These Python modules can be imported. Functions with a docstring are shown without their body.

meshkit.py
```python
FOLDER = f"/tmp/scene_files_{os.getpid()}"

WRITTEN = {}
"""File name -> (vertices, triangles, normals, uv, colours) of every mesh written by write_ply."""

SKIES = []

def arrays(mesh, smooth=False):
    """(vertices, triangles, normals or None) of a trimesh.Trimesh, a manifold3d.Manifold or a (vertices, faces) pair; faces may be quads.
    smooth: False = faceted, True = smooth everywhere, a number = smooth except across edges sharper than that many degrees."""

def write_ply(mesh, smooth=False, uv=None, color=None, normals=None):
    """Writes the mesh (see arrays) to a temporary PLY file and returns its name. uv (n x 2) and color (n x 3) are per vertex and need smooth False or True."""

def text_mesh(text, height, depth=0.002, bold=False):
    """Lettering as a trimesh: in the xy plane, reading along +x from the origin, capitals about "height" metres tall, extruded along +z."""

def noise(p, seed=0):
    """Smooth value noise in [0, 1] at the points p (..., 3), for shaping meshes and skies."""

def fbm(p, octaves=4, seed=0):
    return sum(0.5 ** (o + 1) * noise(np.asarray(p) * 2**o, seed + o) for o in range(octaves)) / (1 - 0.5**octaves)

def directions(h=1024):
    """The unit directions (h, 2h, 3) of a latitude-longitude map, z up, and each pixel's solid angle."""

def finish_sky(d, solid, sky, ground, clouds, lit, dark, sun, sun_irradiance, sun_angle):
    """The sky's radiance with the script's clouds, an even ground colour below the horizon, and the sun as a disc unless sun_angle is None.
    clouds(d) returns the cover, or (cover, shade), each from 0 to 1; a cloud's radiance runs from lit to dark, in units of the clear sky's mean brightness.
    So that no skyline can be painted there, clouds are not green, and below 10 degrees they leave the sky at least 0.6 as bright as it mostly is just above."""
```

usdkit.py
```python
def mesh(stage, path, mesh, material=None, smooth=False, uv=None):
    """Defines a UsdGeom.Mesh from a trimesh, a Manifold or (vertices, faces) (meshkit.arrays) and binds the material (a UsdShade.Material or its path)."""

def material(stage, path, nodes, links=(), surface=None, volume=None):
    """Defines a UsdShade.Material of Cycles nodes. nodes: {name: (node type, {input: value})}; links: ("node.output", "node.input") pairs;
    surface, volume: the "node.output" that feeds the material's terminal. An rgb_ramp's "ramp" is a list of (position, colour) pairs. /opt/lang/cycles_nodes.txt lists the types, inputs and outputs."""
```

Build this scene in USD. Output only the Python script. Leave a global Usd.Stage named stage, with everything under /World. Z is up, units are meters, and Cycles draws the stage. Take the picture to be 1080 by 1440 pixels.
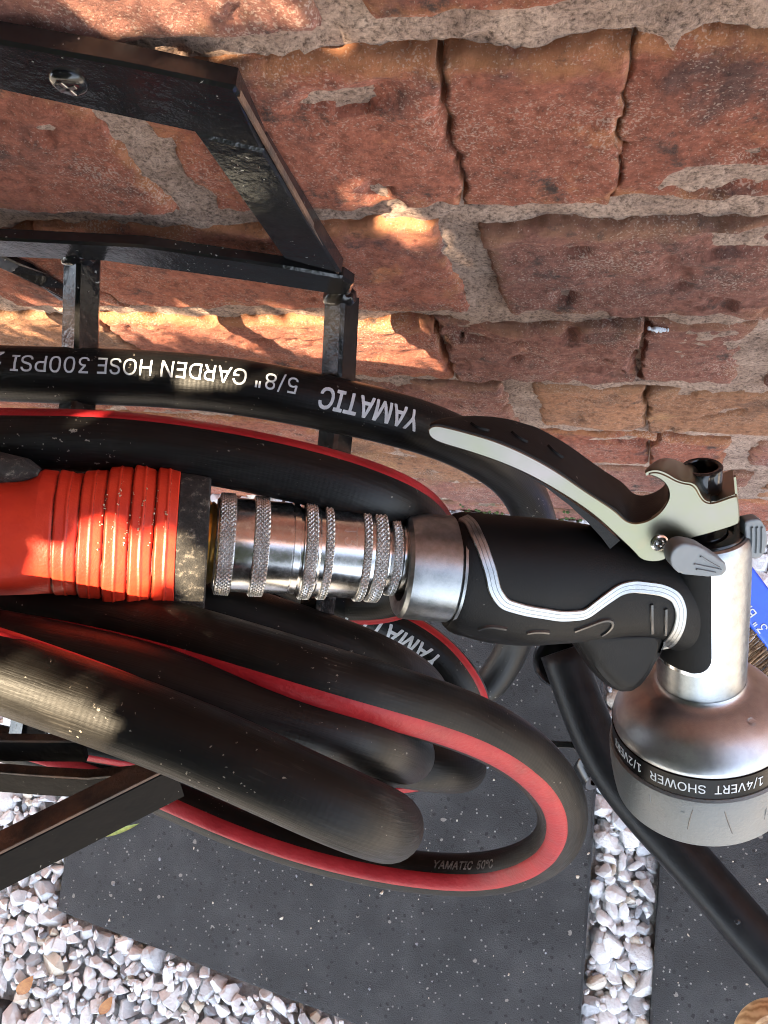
import math, random
import numpy as np, trimesh
from pxr import Usd, UsdGeom, UsdLux, UsdShade, Sdf, Gf, Vt
import usdkit, meshkit
import manifold3d as m3
from shapely.geometry import Polygon, LineString, Point
from shapely import affinity

stage = Usd.Stage.CreateInMemory()
UsdGeom.SetStageUpAxis(stage, 'Z'); UsdGeom.SetStageMetersPerUnit(stage, 1.0)
UsdGeom.Xform.Define(stage, '/World'); UsdGeom.Scope.Define(stage, '/World/Looks')
L = '/World/Looks/'

# ------------------------------------------------------------------ camera, sky, sun, exposure
F, CX, CY = 1300.0, 540.0, 720.0                     # focal length and centre in pixels of the 1080 x 1440 frame
R = np.array([[0.96597092, 0.0662812, -0.25001399],  # rows: world axes in (right, down, forward) of the camera
              [0.10746553, -0.98207518, 0.15485313],
              [-0.23526868, -0.17645151, -0.95577901]])
KS = 1.15                                            # courses of old 3 inch bricks: 86 mm
CAM = np.array([0.0, -0.12356, 0.7206]) * KS
EXPOSURE = 3.35
SUN_DIR = np.array([-0.29, -0.30, 0.91]); SUN_DIR /= np.linalg.norm(SUN_DIR)
SUN_INTENSITY, SKY_STRENGTH = 1.25, 0.15

cam = UsdGeom.Camera.Define(stage, '/World/camera')
M = np.eye(4); M[:3, 0] = R[:, 0]; M[:3, 1] = -R[:, 1]; M[:3, 2] = -R[:, 2]; M[:3, 3] = CAM
cam.AddTransformOp().Set(Gf.Matrix4d(*M.T.ravel().tolist()))
cam.CreateHorizontalApertureAttr(36.0); cam.CreateVerticalApertureAttr(48.0)
cam.CreateFocalLengthAttr(36.0 * F / 1080.0)
cam.CreateClippingRangeAttr((0.01, 10000.0)); cam.CreateExposureAttr(EXPOSURE)

dome = UsdLux.DomeLight.Define(stage, '/World/sky')
sky_mat = usdkit.material(stage, L + 'sky', {
    'sky': ('sky_texture', {'sky_type': 'single_scattering', 'sun_disc': False, 'sun_elevation': float(math.asin(SUN_DIR[2])),
                            'sun_rotation': float(math.atan2(SUN_DIR[0], SUN_DIR[1])), 'aerosol_density': 2.0}),
    'tc': ('texture_coordinate', {}),
    'n': ('noise_texture', {'scale': 2.2, 'detail': 6.0, 'roughness': 0.6}),
    'r': ('rgb_ramp', {'ramp': [(0.34, (0.25, 0.25, 0.25)), (0.62, (0.9, 0.9, 0.9))]}),
    'bw': ('rgb_to_bw', {}),
    'mul': ('mix', {'mix_type': 'multiply', 'fac': 1.0, 'color2': (1.0, 1.08, 1.18)}),
    'mx': ('mix', {}), 'bg': ('background_shader', {'strength': SKY_STRENGTH})},
    [('tc.generated', 'n.vector'), ('n.fac', 'r.fac'), ('sky.color', 'bw.color'), ('bw.val', 'mul.color1'), ('r.color', 'mx.fac'),
     ('sky.color', 'mx.color1'), ('mul.color', 'mx.color2'), ('mx.color', 'bg.color')], surface='bg.background')
UsdShade.MaterialBindingAPI.Apply(dome.GetPrim()).Bind(sky_mat)
dome.GetPrim().SetCustomDataByKey('kind', 'structure')
dome.GetPrim().SetCustomDataByKey('label', 'daylight sky with thin pale cloud above the garden')

sun = UsdLux.DistantLight.Define(stage, '/World/sun')
sun.CreateNormalizeAttr(True); sun.CreateIntensityAttr(SUN_INTENSITY); sun.CreateAngleAttr(0.42); sun.CreateColorAttr((1.0, 0.80, 0.54))
zz = SUN_DIR; xx = np.cross([0, 0, 1], zz); xx /= np.linalg.norm(xx); yy = np.cross(zz, xx)
S4 = np.eye(4); S4[:3, 0] = xx; S4[:3, 1] = yy; S4[:3, 2] = zz
sun.AddTransformOp().Set(Gf.Matrix4d(*S4.T.ravel().tolist()))

# ------------------------------------------------------------------ measuring: a point of the photograph at a known depth or on a known plane
def ray(px, py): return R @ (np.array([px - CX, py - CY, F]) / F)
def at(px, py, d): return CAM + ray(px, py) * d
def on_y(px, py, y): r = ray(px, py); return CAM + r * ((y - CAM[1]) / r[1])
def on_z(px, py, z=0.0): r = ray(px, py); return CAM + r * ((z - CAM[2]) / r[2])
def project(P):
    q = (np.atleast_2d(P) - CAM) @ R
    return np.stack([CX + F * q[:, 0] / q[:, 2], CY + F * q[:, 1] / q[:, 2], q[:, 2]], 1)
def camvec(x, y, z): return R @ np.array([x, y, z], float)
def unit(v): v = np.asarray(v, float); return v / np.linalg.norm(v)

# ------------------------------------------------------------------ names and tags
used = {}
def path_for(name, parent=None):
    base = (parent if isinstance(parent, str) else str(parent.GetPath()) if parent else '/World') + '/' + name
    n = used.get(base, 0); used[base] = n + 1
    return base if n == 0 else f'{base}_{n:03d}'
def obj(name, mesh, material, parent=None, smooth=30, uv=None):
    m = usdkit.mesh(stage, path_for(name, parent), mesh, material, smooth=smooth)
    return m.GetPrim()
def tag(p, label=None, category=None, group=None, kind=None):
    for k, v in (('label', label), ('category', category), ('group', group), ('kind', kind)):
        if v: p.SetCustomDataByKey(k, v)
    return p
def thing(name, label, category=None, loc=(0, 0, 0), group=None, kind=None):
    x = UsdGeom.Xform.Define(stage, path_for(name)); x.AddTranslateOp().Set(Gf.Vec3d(*map(float, loc)))
    x.GetPrim().SetCustomDataByKey('origin', Gf.Vec3d(*map(float, loc)))
    return tag(x.GetPrim(), label, category, group, kind)
def rel(mesh, t):
    "mesh in world coordinates moved into the frame of thing t"
    o = t.GetCustomDataByKey('origin')
    if o is None: return mesh
    if isinstance(mesh, tuple): return (np.asarray(mesh[0]) - np.array(o), mesh[1])
    m = mesh.copy(); m.apply_translation(-np.array(o)); return m
def clean():
    for p in stage.Traverse():
        if p.GetCustomDataByKey('origin') is not None: p.ClearCustomDataByKey('origin')

# ------------------------------------------------------------------ materials
def mk(name, nodes, links, surface='p.BSDF'): return usdkit.material(stage, L + name, nodes, links, surface=surface)
def noisy(name, c1, c2, scale=60, rough=0.5, rough2=None, metallic=0.0, bump_scale=None, bump=0.0003, spec=0.5, extra=None, lo=0.35, hi=0.65):
    nodes = {'g': ('geometry', {}), 'n': ('noise_texture', {'scale': float(scale), 'detail': 6.0, 'roughness': 0.62}),
             'r': ('rgb_ramp', {'ramp': [(lo, c1), (hi, c2)]}),
             'p': ('principled_bsdf', {'roughness': rough, 'metallic': metallic, 'specular_ior_level': spec, **(extra or {})})}
    links = [('g.position', 'n.vector'), ('n.fac', 'r.fac'), ('r.color', 'p.base_color')]
    if rough2 is not None:
        nodes['rr'] = ('map_range', {'from_min': 0.3, 'from_max': 0.7, 'to_min': rough, 'to_max': rough2}); links += [('n.fac', 'rr.value'), ('rr.result', 'p.roughness')]
    if bump_scale:
        nodes['b'] = ('noise_texture', {'scale': float(bump_scale), 'detail': 4.0, 'roughness': 0.6}); nodes['bm'] = ('bump', {'strength': 1.0, 'distance': bump})
        links += [('g.position', 'b.vector'), ('b.fac', 'bm.height'), ('bm.normal', 'p.normal')]
    return mk(name, nodes, links)

def dusty(name, base, base2, speck, speck_scale=420, speck_at=0.70, rough=0.38, rough2=0.6, bump_scale=900, bump=0.00025, spec=0.5, coat=0.0, patch_scale=35):
    "dark glossy surface with pale dust specks of its own"
    return mk(name, {
        'g': ('geometry', {}), 'n': ('noise_texture', {'scale': float(patch_scale), 'detail': 5.0, 'roughness': 0.65}),
        'r': ('rgb_ramp', {'ramp': [(0.35, base), (0.7, base2)]}),
        's': ('noise_texture', {'scale': float(speck_scale), 'detail': 2.0, 'roughness': 0.5}),
        's2': ('noise_texture', {'scale': 40.0, 'detail': 3.0, 'roughness': 0.6}),
        'sm': ('math', {'math_type': 'multiply_add', 'value2': 0.35, 'value3': -0.17}),
        'sa': ('math', {'math_type': 'add'}),
        'sr': ('rgb_ramp', {'ramp': [(speck_at, (0, 0, 0)), (speck_at + 0.035, (1, 1, 1))]}),
        'mx': ('mix', {'color2': speck}),
        'rr': ('map_range', {'from_min': 0.3, 'from_max': 0.7, 'to_min': rough, 'to_max': rough2}),
        'b': ('noise_texture', {'scale': float(bump_scale), 'detail': 3.0, 'roughness': 0.6}), 'bm': ('bump', {'strength': 0.6, 'distance': bump}),
        'p': ('principled_bsdf', {'specular_ior_level': spec, 'coat_weight': coat, 'coat_roughness': 0.15})},
        [('g.position', 'n.vector'), ('g.position', 's.vector'), ('g.position', 's2.vector'), ('g.position', 'b.vector'), ('n.fac', 'r.fac'),
         ('s2.fac', 'sm.value1'), ('sm.value', 'sa.value1'), ('s.fac', 'sa.value2'), ('sa.value', 'sr.fac'), ('sr.color', 'mx.fac'), ('r.color', 'mx.color1'),
         ('mx.color', 'p.base_color'), ('n.fac', 'rr.value'), ('rr.result', 'p.roughness'), ('b.fac', 'bm.height'), ('bm.normal', 'p.normal')])

def brick_mat(name, dark, mid, warm, edge, white=0.34):
    return mk(name, {
        'g': ('geometry', {}), 'oi': ('object_info', {}), 'e': ('attribute', {'attribute': 'edge'}),
        'n1': ('noise_texture', {'scale': 26.0, 'detail': 6.0, 'roughness': 0.66, 'distortion': 0.4}),
        'r1': ('rgb_ramp', {'ramp': [(0.33, dark), (0.46, mid), (0.58, mid), (0.70, warm)]}),
        'n2': ('noise_texture', {'scale': 330.0, 'detail': 6.0, 'roughness': 0.75}),
        'r2': ('rgb_ramp', {'ramp': [(0.28, (0.30, 0.28, 0.30)), (0.48, (1, 1, 1)), (0.70, (1.7, 1.66, 1.62))]}),
        'm1': ('mix', {'mix_type': 'multiply', 'fac': 0.85}),
        'hv': ('map_range', {'from_min': 0.0, 'from_max': 1.0, 'to_min': 0.82, 'to_max': 1.15}), 'hs': ('hsv', {}),
        'ne': ('noise_texture', {'scale': 70.0, 'detail': 5.0, 'roughness': 0.7}),
        'ea': ('math', {'math_type': 'multiply_add', 'value2': 3.0, 'value3': -1.55}), 'es': ('math', {'math_type': 'add'}),
        'er': ('rgb_ramp', {'ramp': [(0.40, (0, 0, 0)), (1.05, (0.6, 0.6, 0.6))]}), 'm2': ('mix', {'color2': edge}),
        'sp': ('noise_texture', {'scale': 1250.0, 'detail': 2.0, 'roughness': 0.5}), 'spp': ('noise_texture', {'scale': 30.0, 'detail': 3.0, 'roughness': 0.6}),
        'sa': ('math', {'math_type': 'multiply_add', 'value2': 0.55, 'value3': -0.27}), 'ss': ('math', {'math_type': 'add'}),
        'sr': ('rgb_ramp', {'ramp': [(0.585, (0, 0, 0)), (0.68, (white, white, white))]}), 'm3': ('mix', {'color2': (0.62, 0.50, 0.42)}),
        'dk': ('noise_texture', {'scale': 48.0, 'detail': 7.0, 'roughness': 0.75}), 'dr': ('rgb_ramp', {'ramp': [(0.33, (0.9, 0.9, 0.9)), (0.43, (0, 0, 0))]}),
        'm4': ('mix', {'color2': (0.045, 0.036, 0.034)}),
        'b1': ('noise_texture', {'scale': 360.0, 'detail': 7.0, 'roughness': 0.76}), 'bm': ('bump', {'strength': 1.0, 'distance': 0.0034}),
        'p': ('principled_bsdf', {'roughness': 0.88, 'specular_ior_level': 0.25})},
        [('g.position', x + '.vector') for x in ('n1', 'n2', 'ne', 'sp', 'spp', 'b1', 'dk')] + [
            ('n1.fac', 'r1.fac'), ('n2.fac', 'r2.fac'), ('r1.color', 'm1.color1'), ('r2.color', 'm1.color2'), ('oi.random', 'hv.value'), ('hv.result', 'hs.value'), ('m1.color', 'hs.color'),
            ('ne.fac', 'ea.value1'), ('ea.value', 'es.value1'), ('e.fac', 'es.value2'), ('es.value', 'er.fac'), ('er.color', 'm2.fac'), ('hs.color', 'm2.color1'),
            ('spp.fac', 'sa.value1'), ('sa.value', 'ss.value1'), ('sp.fac', 'ss.value2'), ('ss.value', 'sr.fac'), ('sr.color', 'm3.fac'), ('m2.color', 'm3.color1'),
            ('dk.fac', 'dr.fac'), ('dr.color', 'm4.fac'), ('m3.color', 'm4.color1'),
            ('m4.color', 'p.base_color'), ('b1.fac', 'bm.height'), ('bm.normal', 'p.normal')])

BRICKS = {'red': brick_mat('brick_red', (0.115, 0.056, 0.048), (0.285, 0.098, 0.064), (0.40, 0.155, 0.072), (0.40, 0.18, 0.075)),
          'dark': brick_mat('brick_plum', (0.095, 0.055, 0.049), (0.215, 0.092, 0.07), (0.30, 0.135, 0.085), (0.27, 0.14, 0.08), 0.38),
          'ochre': brick_mat('brick_ochre', (0.16, 0.085, 0.055), (0.29, 0.14, 0.08), (0.39, 0.21, 0.105), (0.28, 0.15, 0.08), 0.26)}
MORTAR = mk('mortar', {
    'g': ('geometry', {}), 'n': ('noise_texture', {'scale': 40.0, 'detail': 6.0, 'roughness': 0.65}),
    'r': ('rgb_ramp', {'ramp': [(0.3, (0.19, 0.130, 0.105)), (0.5, (0.34, 0.242, 0.197)), (0.68, (0.45, 0.335, 0.275))]}),
    'v': ('noise_texture', {'scale': 640.0, 'detail': 5.0, 'roughness': 0.72}), 'vr': ('rgb_ramp', {'ramp': [(0.34, (0.28, 0.26, 0.25)), (0.48, (1, 1, 1)), (0.68, (1.5, 1.46, 1.42))]}),
    'm': ('mix', {'mix_type': 'multiply', 'fac': 0.9}), 'bm': ('bump', {'strength': 1.0, 'distance': 0.0034}),
    'gn': ('noise_texture', {'scale': 55.0, 'detail': 4.0, 'roughness': 0.7}), 'sx': ('separate_xyz', {}),
    'hm': ('map_range', {'from_min': 0.0, 'from_max': 0.055, 'to_min': 0.5, 'to_max': -0.1}), 'ha': ('math', {'math_type': 'add'}),
    'hr': ('rgb_ramp', {'ramp': [(0.62, (0, 0, 0)), (0.85, (0.85, 0.85, 0.85))]}), 'mm': ('mix', {'color2': (0.055, 0.075, 0.018)}),
    'p': ('principled_bsdf', {'roughness': 0.93, 'specular_ior_level': 0.2})},
    [('g.position', 'n.vector'), ('g.position', 'v.vector'), ('g.position', 'gn.vector'), ('g.position', 'sx.vector'), ('sx.z', 'hm.value'), ('hm.result', 'ha.value1'), ('gn.fac', 'ha.value2'), ('ha.value', 'hr.fac'), ('hr.color', 'mm.fac'),
     ('n.fac', 'r.fac'), ('v.fac', 'vr.fac'), ('r.color', 'm.color1'), ('vr.color', 'm.color2'), ('m.color', 'mm.color1'), ('mm.color', 'p.base_color'), ('v.fac', 'bm.height'), ('bm.normal', 'p.normal')])
FAR_BRICK = mk('far_brick', {
    'g': ('geometry', {}), 'mp': ('mapping', {'rotation': (math.pi / 2, 0.0, 0.0), 'mapping_type': 'texture'}),
    'b': ('brick_texture', {'scale': 1.0, 'brick_width': 0.225, 'row_height': 0.075, 'mortar_size': 0.006, 'color1': (0.26, 0.09, 0.058), 'color2': (0.34, 0.13, 0.07), 'mortar': (0.31, 0.25, 0.22)}),
    'n': ('noise_texture', {'scale': 60.0, 'detail': 6.0}), 'r': ('rgb_ramp', {'ramp': [(0.3, (0.6, 0.6, 0.6)), (0.7, (1.3, 1.3, 1.3))]}), 'm': ('mix', {'mix_type': 'multiply', 'fac': 1.0}),
    'p': ('principled_bsdf', {'roughness': 0.9})},
    [('g.position', 'mp.vector'), ('mp.vector', 'b.vector'), ('g.position', 'n.vector'), ('n.fac', 'r.fac'), ('b.color', 'm.color1'), ('r.color', 'm.color2'), ('m.color', 'p.base_color')])
SLAB = mk('slab_dark', {
    'g': ('geometry', {}), 'n': ('noise_texture', {'scale': 22.0, 'detail': 6.0, 'roughness': 0.6}),
    'r': ('rgb_ramp', {'ramp': [(0.28, (0.013, 0.0134, 0.0145)), (0.5, (0.028, 0.0287, 0.0305)), (0.72, (0.054, 0.0545, 0.0555))]}),
    'f': ('noise_texture', {'scale': 900.0, 'detail': 5.0, 'roughness': 0.75}), 'fr': ('rgb_ramp', {'ramp': [(0.3, (0.45, 0.45, 0.45)), (0.7, (1.6, 1.6, 1.6))]}), 'fm': ('mix', {'mix_type': 'multiply', 'fac': 1.0}),
    'v': ('voronoi_texture', {'scale': 230.0, 'randomness': 1.0}), 'nv': ('noise_texture', {'scale': 420.0, 'detail': 2.0}), 'va': ('math', {'math_type': 'multiply_add', 'value2': 0.3}),
    'vc': ('separate_color', {}), 'pick': ('math', {'math_type': 'multiply'}), 'gt': ('math', {'math_type': 'greater_than', 'value2': 0.62}), 'lt': ('math', {'math_type': 'less_than', 'value2': 0.33}),
    'sc': ('mix', {'color1': (0.13, 0.12, 0.11), 'color2': (0.36, 0.35, 0.32)}), 'mx': ('mix', {}),
    'w': ('voronoi_texture', {'scale': 105.0, 'randomness': 1.0}), 'wa': ('math', {'math_type': 'multiply_add', 'value2': 0.26}), 'wc': ('separate_color', {}), 'wgt': ('math', {'math_type': 'greater_than', 'value2': 0.90}), 'wlt': ('math', {'math_type': 'less_than', 'value2': 0.33}), 'wp': ('math', {'math_type': 'multiply'}),
    'wx': ('mix', {'color2': (0.26, 0.24, 0.21)}),
    'pv': ('voronoi_texture', {'scale': 150.0}), 'pc': ('separate_color', {}), 'pg': ('math', {'math_type': 'greater_than', 'value2': 0.66}), 'pa': ('math', {'math_type': 'multiply_add', 'value2': 0.35}), 'pl': ('math', {'math_type': 'less_than', 'value2': 0.40}), 'pm': ('math', {'math_type': 'multiply'}), 'px': ('mix', {'color2': (0.006, 0.006, 0.0065)}), 'ph': ('math', {'math_type': 'multiply_add', 'value2': -1.2}),
    'bm': ('bump', {'strength': 1.0, 'distance': 0.0020}),
    'p': ('principled_bsdf', {'roughness': 0.62, 'specular_ior_level': 0.4})},
    [('g.position', x + '.vector') for x in ('n', 'f', 'v', 'nv', 'w')] + [('n.fac', 'r.fac'), ('f.fac', 'fr.fac'), ('r.color', 'fm.color1'), ('fr.color', 'fm.color2'),
     ('nv.fac', 'va.value1'), ('v.distance', 'va.value3'), ('va.value', 'lt.value1'), ('v.color', 'vc.color'), ('vc.r', 'gt.value1'), ('gt.value', 'pick.value1'), ('lt.value', 'pick.value2'), ('vc.g', 'sc.fac'),
     ('pick.value', 'mx.fac'), ('fm.color', 'mx.color1'), ('sc.color', 'mx.color2'),
     ('nv.fac', 'wa.value1'), ('w.distance', 'wa.value3'), ('wa.value', 'wlt.value1'), ('w.color', 'wc.color'), ('wc.r', 'wgt.value1'), ('wgt.value', 'wp.value1'), ('wlt.value', 'wp.value2'), ('wp.value', 'wx.fac'), ('mx.color', 'wx.color1'),
     ('g.position', 'pv.vector'), ('pv.color', 'pc.color'), ('pc.b', 'pg.value1'), ('nv.fac', 'pa.value1'), ('pv.distance', 'pa.value3'), ('pa.value', 'pl.value1'), ('pg.value', 'pm.value1'), ('pl.value', 'pm.value2'), ('pm.value', 'px.fac'), ('wx.color', 'px.color1'), ('px.color', 'p.base_color'), ('pm.value', 'ph.value1'), ('f.fac', 'ph.value3'), ('ph.value', 'bm.height'), ('bm.normal', 'p.normal')])
def stone_mat(name, c1, c2):
    return noisy(name, c1, c2, scale=110, rough=0.72, bump_scale=420, bump=0.0012, spec=0.35, lo=0.3, hi=0.7)
STONES = [stone_mat('stone_white', (0.62, 0.63, 0.635), (0.82, 0.83, 0.835)), stone_mat('stone_pale', (0.68, 0.68, 0.67), (0.86, 0.86, 0.855)),
          stone_mat('stone_grey', (0.40, 0.415, 0.43), (0.64, 0.655, 0.67)), stone_mat('stone_cream', (0.50, 0.43, 0.33), (0.70, 0.65, 0.56)),
          stone_mat('stone_slate', (0.16, 0.17, 0.19), (0.33, 0.34, 0.36)), stone_mat('stone_pink', (0.54, 0.53, 0.52), (0.76, 0.75, 0.74))]
SOIL = noisy('soil', (0.30, 0.29, 0.28), (0.55, 0.54, 0.53), scale=160, rough=0.95, bump_scale=200, bump=0.003)
GRASS = noisy('yard', (0.10, 0.095, 0.085), (0.18, 0.17, 0.155), scale=30, rough=0.9, bump_scale=300, bump=0.006)
STEEL_BLACK = dusty('black_paint', (0.004, 0.004, 0.0045), (0.007, 0.0065, 0.0065), (0.22, 0.21, 0.19), speck_scale=640, speck_at=0.735, spec=0.45, rough=0.10, rough2=0.22, bump_scale=220, bump=0.0004, coat=0.05)
LIP_BLACK = dusty('lip_black', (0.004, 0.004, 0.0045), (0.008, 0.007, 0.0065), (0.2, 0.19, 0.17), speck_scale=560, speck_at=0.745, spec=0.04, rough=0.45, rough2=0.5, bump_scale=220, bump=0.0004)
RUST = noisy('rusty_paint', (0.008, 0.007, 0.007), (0.10, 0.05, 0.028), scale=55, rough=0.55, rough2=0.8, bump_scale=300, bump=0.0008, lo=0.38, hi=0.62)
RUBBER = mk('rubber', {
    'u': ('attribute', {'attribute': 'st'}), 'g': ('geometry', {}),
    'm1': ('mapping', {'scale': (0.35, 7.0, 1.0)}), 'n1': ('noise_texture', {'scale': 1.6, 'detail': 6.0, 'roughness': 0.7}),
    'n': ('noise_texture', {'scale': 38.0, 'detail': 5.0, 'roughness': 0.65}), 'r': ('rgb_ramp', {'ramp': [(0.35, (0.004, 0.004, 0.0043)), (0.7, (0.006, 0.006, 0.006))]}),
    'sc': ('math', {'math_type': 'multiply'}), 'sr': ('rgb_ramp', {'ramp': [(0.30, (0, 0, 0)), (0.46, (1, 1, 1))]}), 'mx': ('mix', {'color2': (0.016, 0.0155, 0.015)}),
    's': ('noise_texture', {'scale': 620.0, 'detail': 2.0, 'roughness': 0.5}), 's2': ('noise_texture', {'scale': 40.0, 'detail': 3.0}), 'sm': ('math', {'math_type': 'multiply_add', 'value2': 0.35, 'value3': -0.17}), 'sa': ('math', {'math_type': 'add'}),
    'dr': ('rgb_ramp', {'ramp': [(0.742, (0, 0, 0)), (0.775, (1, 1, 1))]}), 'dx': ('mix', {'color2': (0.17, 0.16, 0.14)}),
    'm2': ('mapping', {'scale': (1.0, 0.0, 0.0)}), 'wv': ('wave_texture', {'scale': 1.9, 'distortion': 1.2, 'detail': 2.0, 'detail_scale': 2.0, 'bands_direction': 'x'}),
    'hb': ('math', {'math_type': 'multiply_add', 'value2': 0.10}), 'bm': ('bump', {'strength': 0.7, 'distance': 0.00022}),
    'rr': ('map_range', {'from_min': 0.3, 'from_max': 0.7, 'to_min': 0.28, 'to_max': 0.48}),
    'p': ('principled_bsdf', {'specular_ior_level': 0.2})},
    [('u.vector', 'm1.vector'), ('m1.vector', 'n1.vector'), ('u.vector', 'm2.vector'), ('m2.vector', 'wv.vector'), ('g.position', 'n.vector'), ('g.position', 's.vector'), ('g.position', 's2.vector'),
     ('n.fac', 'r.fac'), ('n.fac', 'sc.value1'), ('n1.fac', 'sc.value2'), ('sc.value', 'sr.fac'), ('sr.color', 'mx.fac'), ('r.color', 'mx.color1'),
     ('s2.fac', 'sm.value1'), ('sm.value', 'sa.value1'), ('s.fac', 'sa.value2'), ('sa.value', 'dr.fac'), ('dr.color', 'dx.fac'), ('mx.color', 'dx.color1'), ('dx.color', 'p.base_color'),
     ('wv.fac', 'hb.value1'), ('n1.fac', 'hb.value3'), ('hb.value', 'bm.height'), ('bm.normal', 'p.normal'), ('n1.fac', 'rr.value'), ('rr.result', 'p.roughness')])
RUBBER_WORN = mk('rubber_worn', {
    'u': ('attribute', {'attribute': 'st'}), 'g': ('geometry', {}),
    'm1': ('mapping', {'scale': (0.35, 7.0, 1.0)}), 'n1': ('noise_texture', {'scale': 1.6, 'detail': 6.0, 'roughness': 0.7}),
    'n': ('noise_texture', {'scale': 38.0, 'detail': 5.0, 'roughness': 0.65}), 'r': ('rgb_ramp', {'ramp': [(0.35, (0.003, 0.0028, 0.0026)), (0.7, (0.008, 0.007, 0.006))]}),
    'sc': ('math', {'math_type': 'multiply'}), 'sr': ('rgb_ramp', {'ramp': [(0.30, (0, 0, 0)), (0.46, (1, 1, 1))]}), 'mx': ('mix', {'color2': (0.030, 0.027, 0.023)}),
    's': ('noise_texture', {'scale': 620.0, 'detail': 2.0, 'roughness': 0.5}), 's2': ('noise_texture', {'scale': 40.0, 'detail': 3.0}), 'sm': ('math', {'math_type': 'multiply_add', 'value2': 0.35, 'value3': -0.17}), 'sa': ('math', {'math_type': 'add'}),
    'dr': ('rgb_ramp', {'ramp': [(0.742, (0, 0, 0)), (0.775, (1, 1, 1))]}), 'dx': ('mix', {'color2': (0.15, 0.135, 0.115)}),
    'm2': ('mapping', {'scale': (1.0, 0.0, 0.0)}), 'wv': ('wave_texture', {'scale': 1.9, 'distortion': 1.2, 'detail': 2.0, 'detail_scale': 2.0, 'bands_direction': 'x'}),
    'hb': ('math', {'math_type': 'multiply_add', 'value2': 0.10}), 'bm': ('bump', {'strength': 0.7, 'distance': 0.00022}),
    'rr': ('map_range', {'from_min': 0.3, 'from_max': 0.7, 'to_min': 0.36, 'to_max': 0.58}),
    'p': ('principled_bsdf', {'specular_ior_level': 0.15})},
    [('u.vector', 'm1.vector'), ('m1.vector', 'n1.vector'), ('u.vector', 'm2.vector'), ('m2.vector', 'wv.vector'), ('g.position', 'n.vector'), ('g.position', 's.vector'), ('g.position', 's2.vector'),
     ('n.fac', 'r.fac'), ('n.fac', 'sc.value1'), ('n1.fac', 'sc.value2'), ('sc.value', 'sr.fac'), ('sr.color', 'mx.fac'), ('r.color', 'mx.color1'),
     ('s2.fac', 'sm.value1'), ('sm.value', 'sa.value1'), ('s.fac', 'sa.value2'), ('sa.value', 'dr.fac'), ('dr.color', 'dx.fac'), ('mx.color', 'dx.color1'), ('dx.color', 'p.base_color'),
     ('wv.fac', 'hb.value1'), ('n1.fac', 'hb.value3'), ('hb.value', 'bm.height'), ('bm.normal', 'p.normal'), ('n1.fac', 'rr.value'), ('rr.result', 'p.roughness')])
STRIPE = noisy('red_stripe', (0.22, 0.008, 0.012), (0.32, 0.016, 0.02), scale=60, spec=0.25, rough=0.42, rough2=0.55, bump_scale=500, bump=0.0003)
PRINT = noisy('white_print', (0.42, 0.46, 0.49), (0.54, 0.57, 0.60), scale=300, rough=0.6)
PRINT_FAINT = noisy('faint_print', (0.02, 0.02, 0.02), (0.16, 0.155, 0.145), scale=700, rough=0.6)
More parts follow.
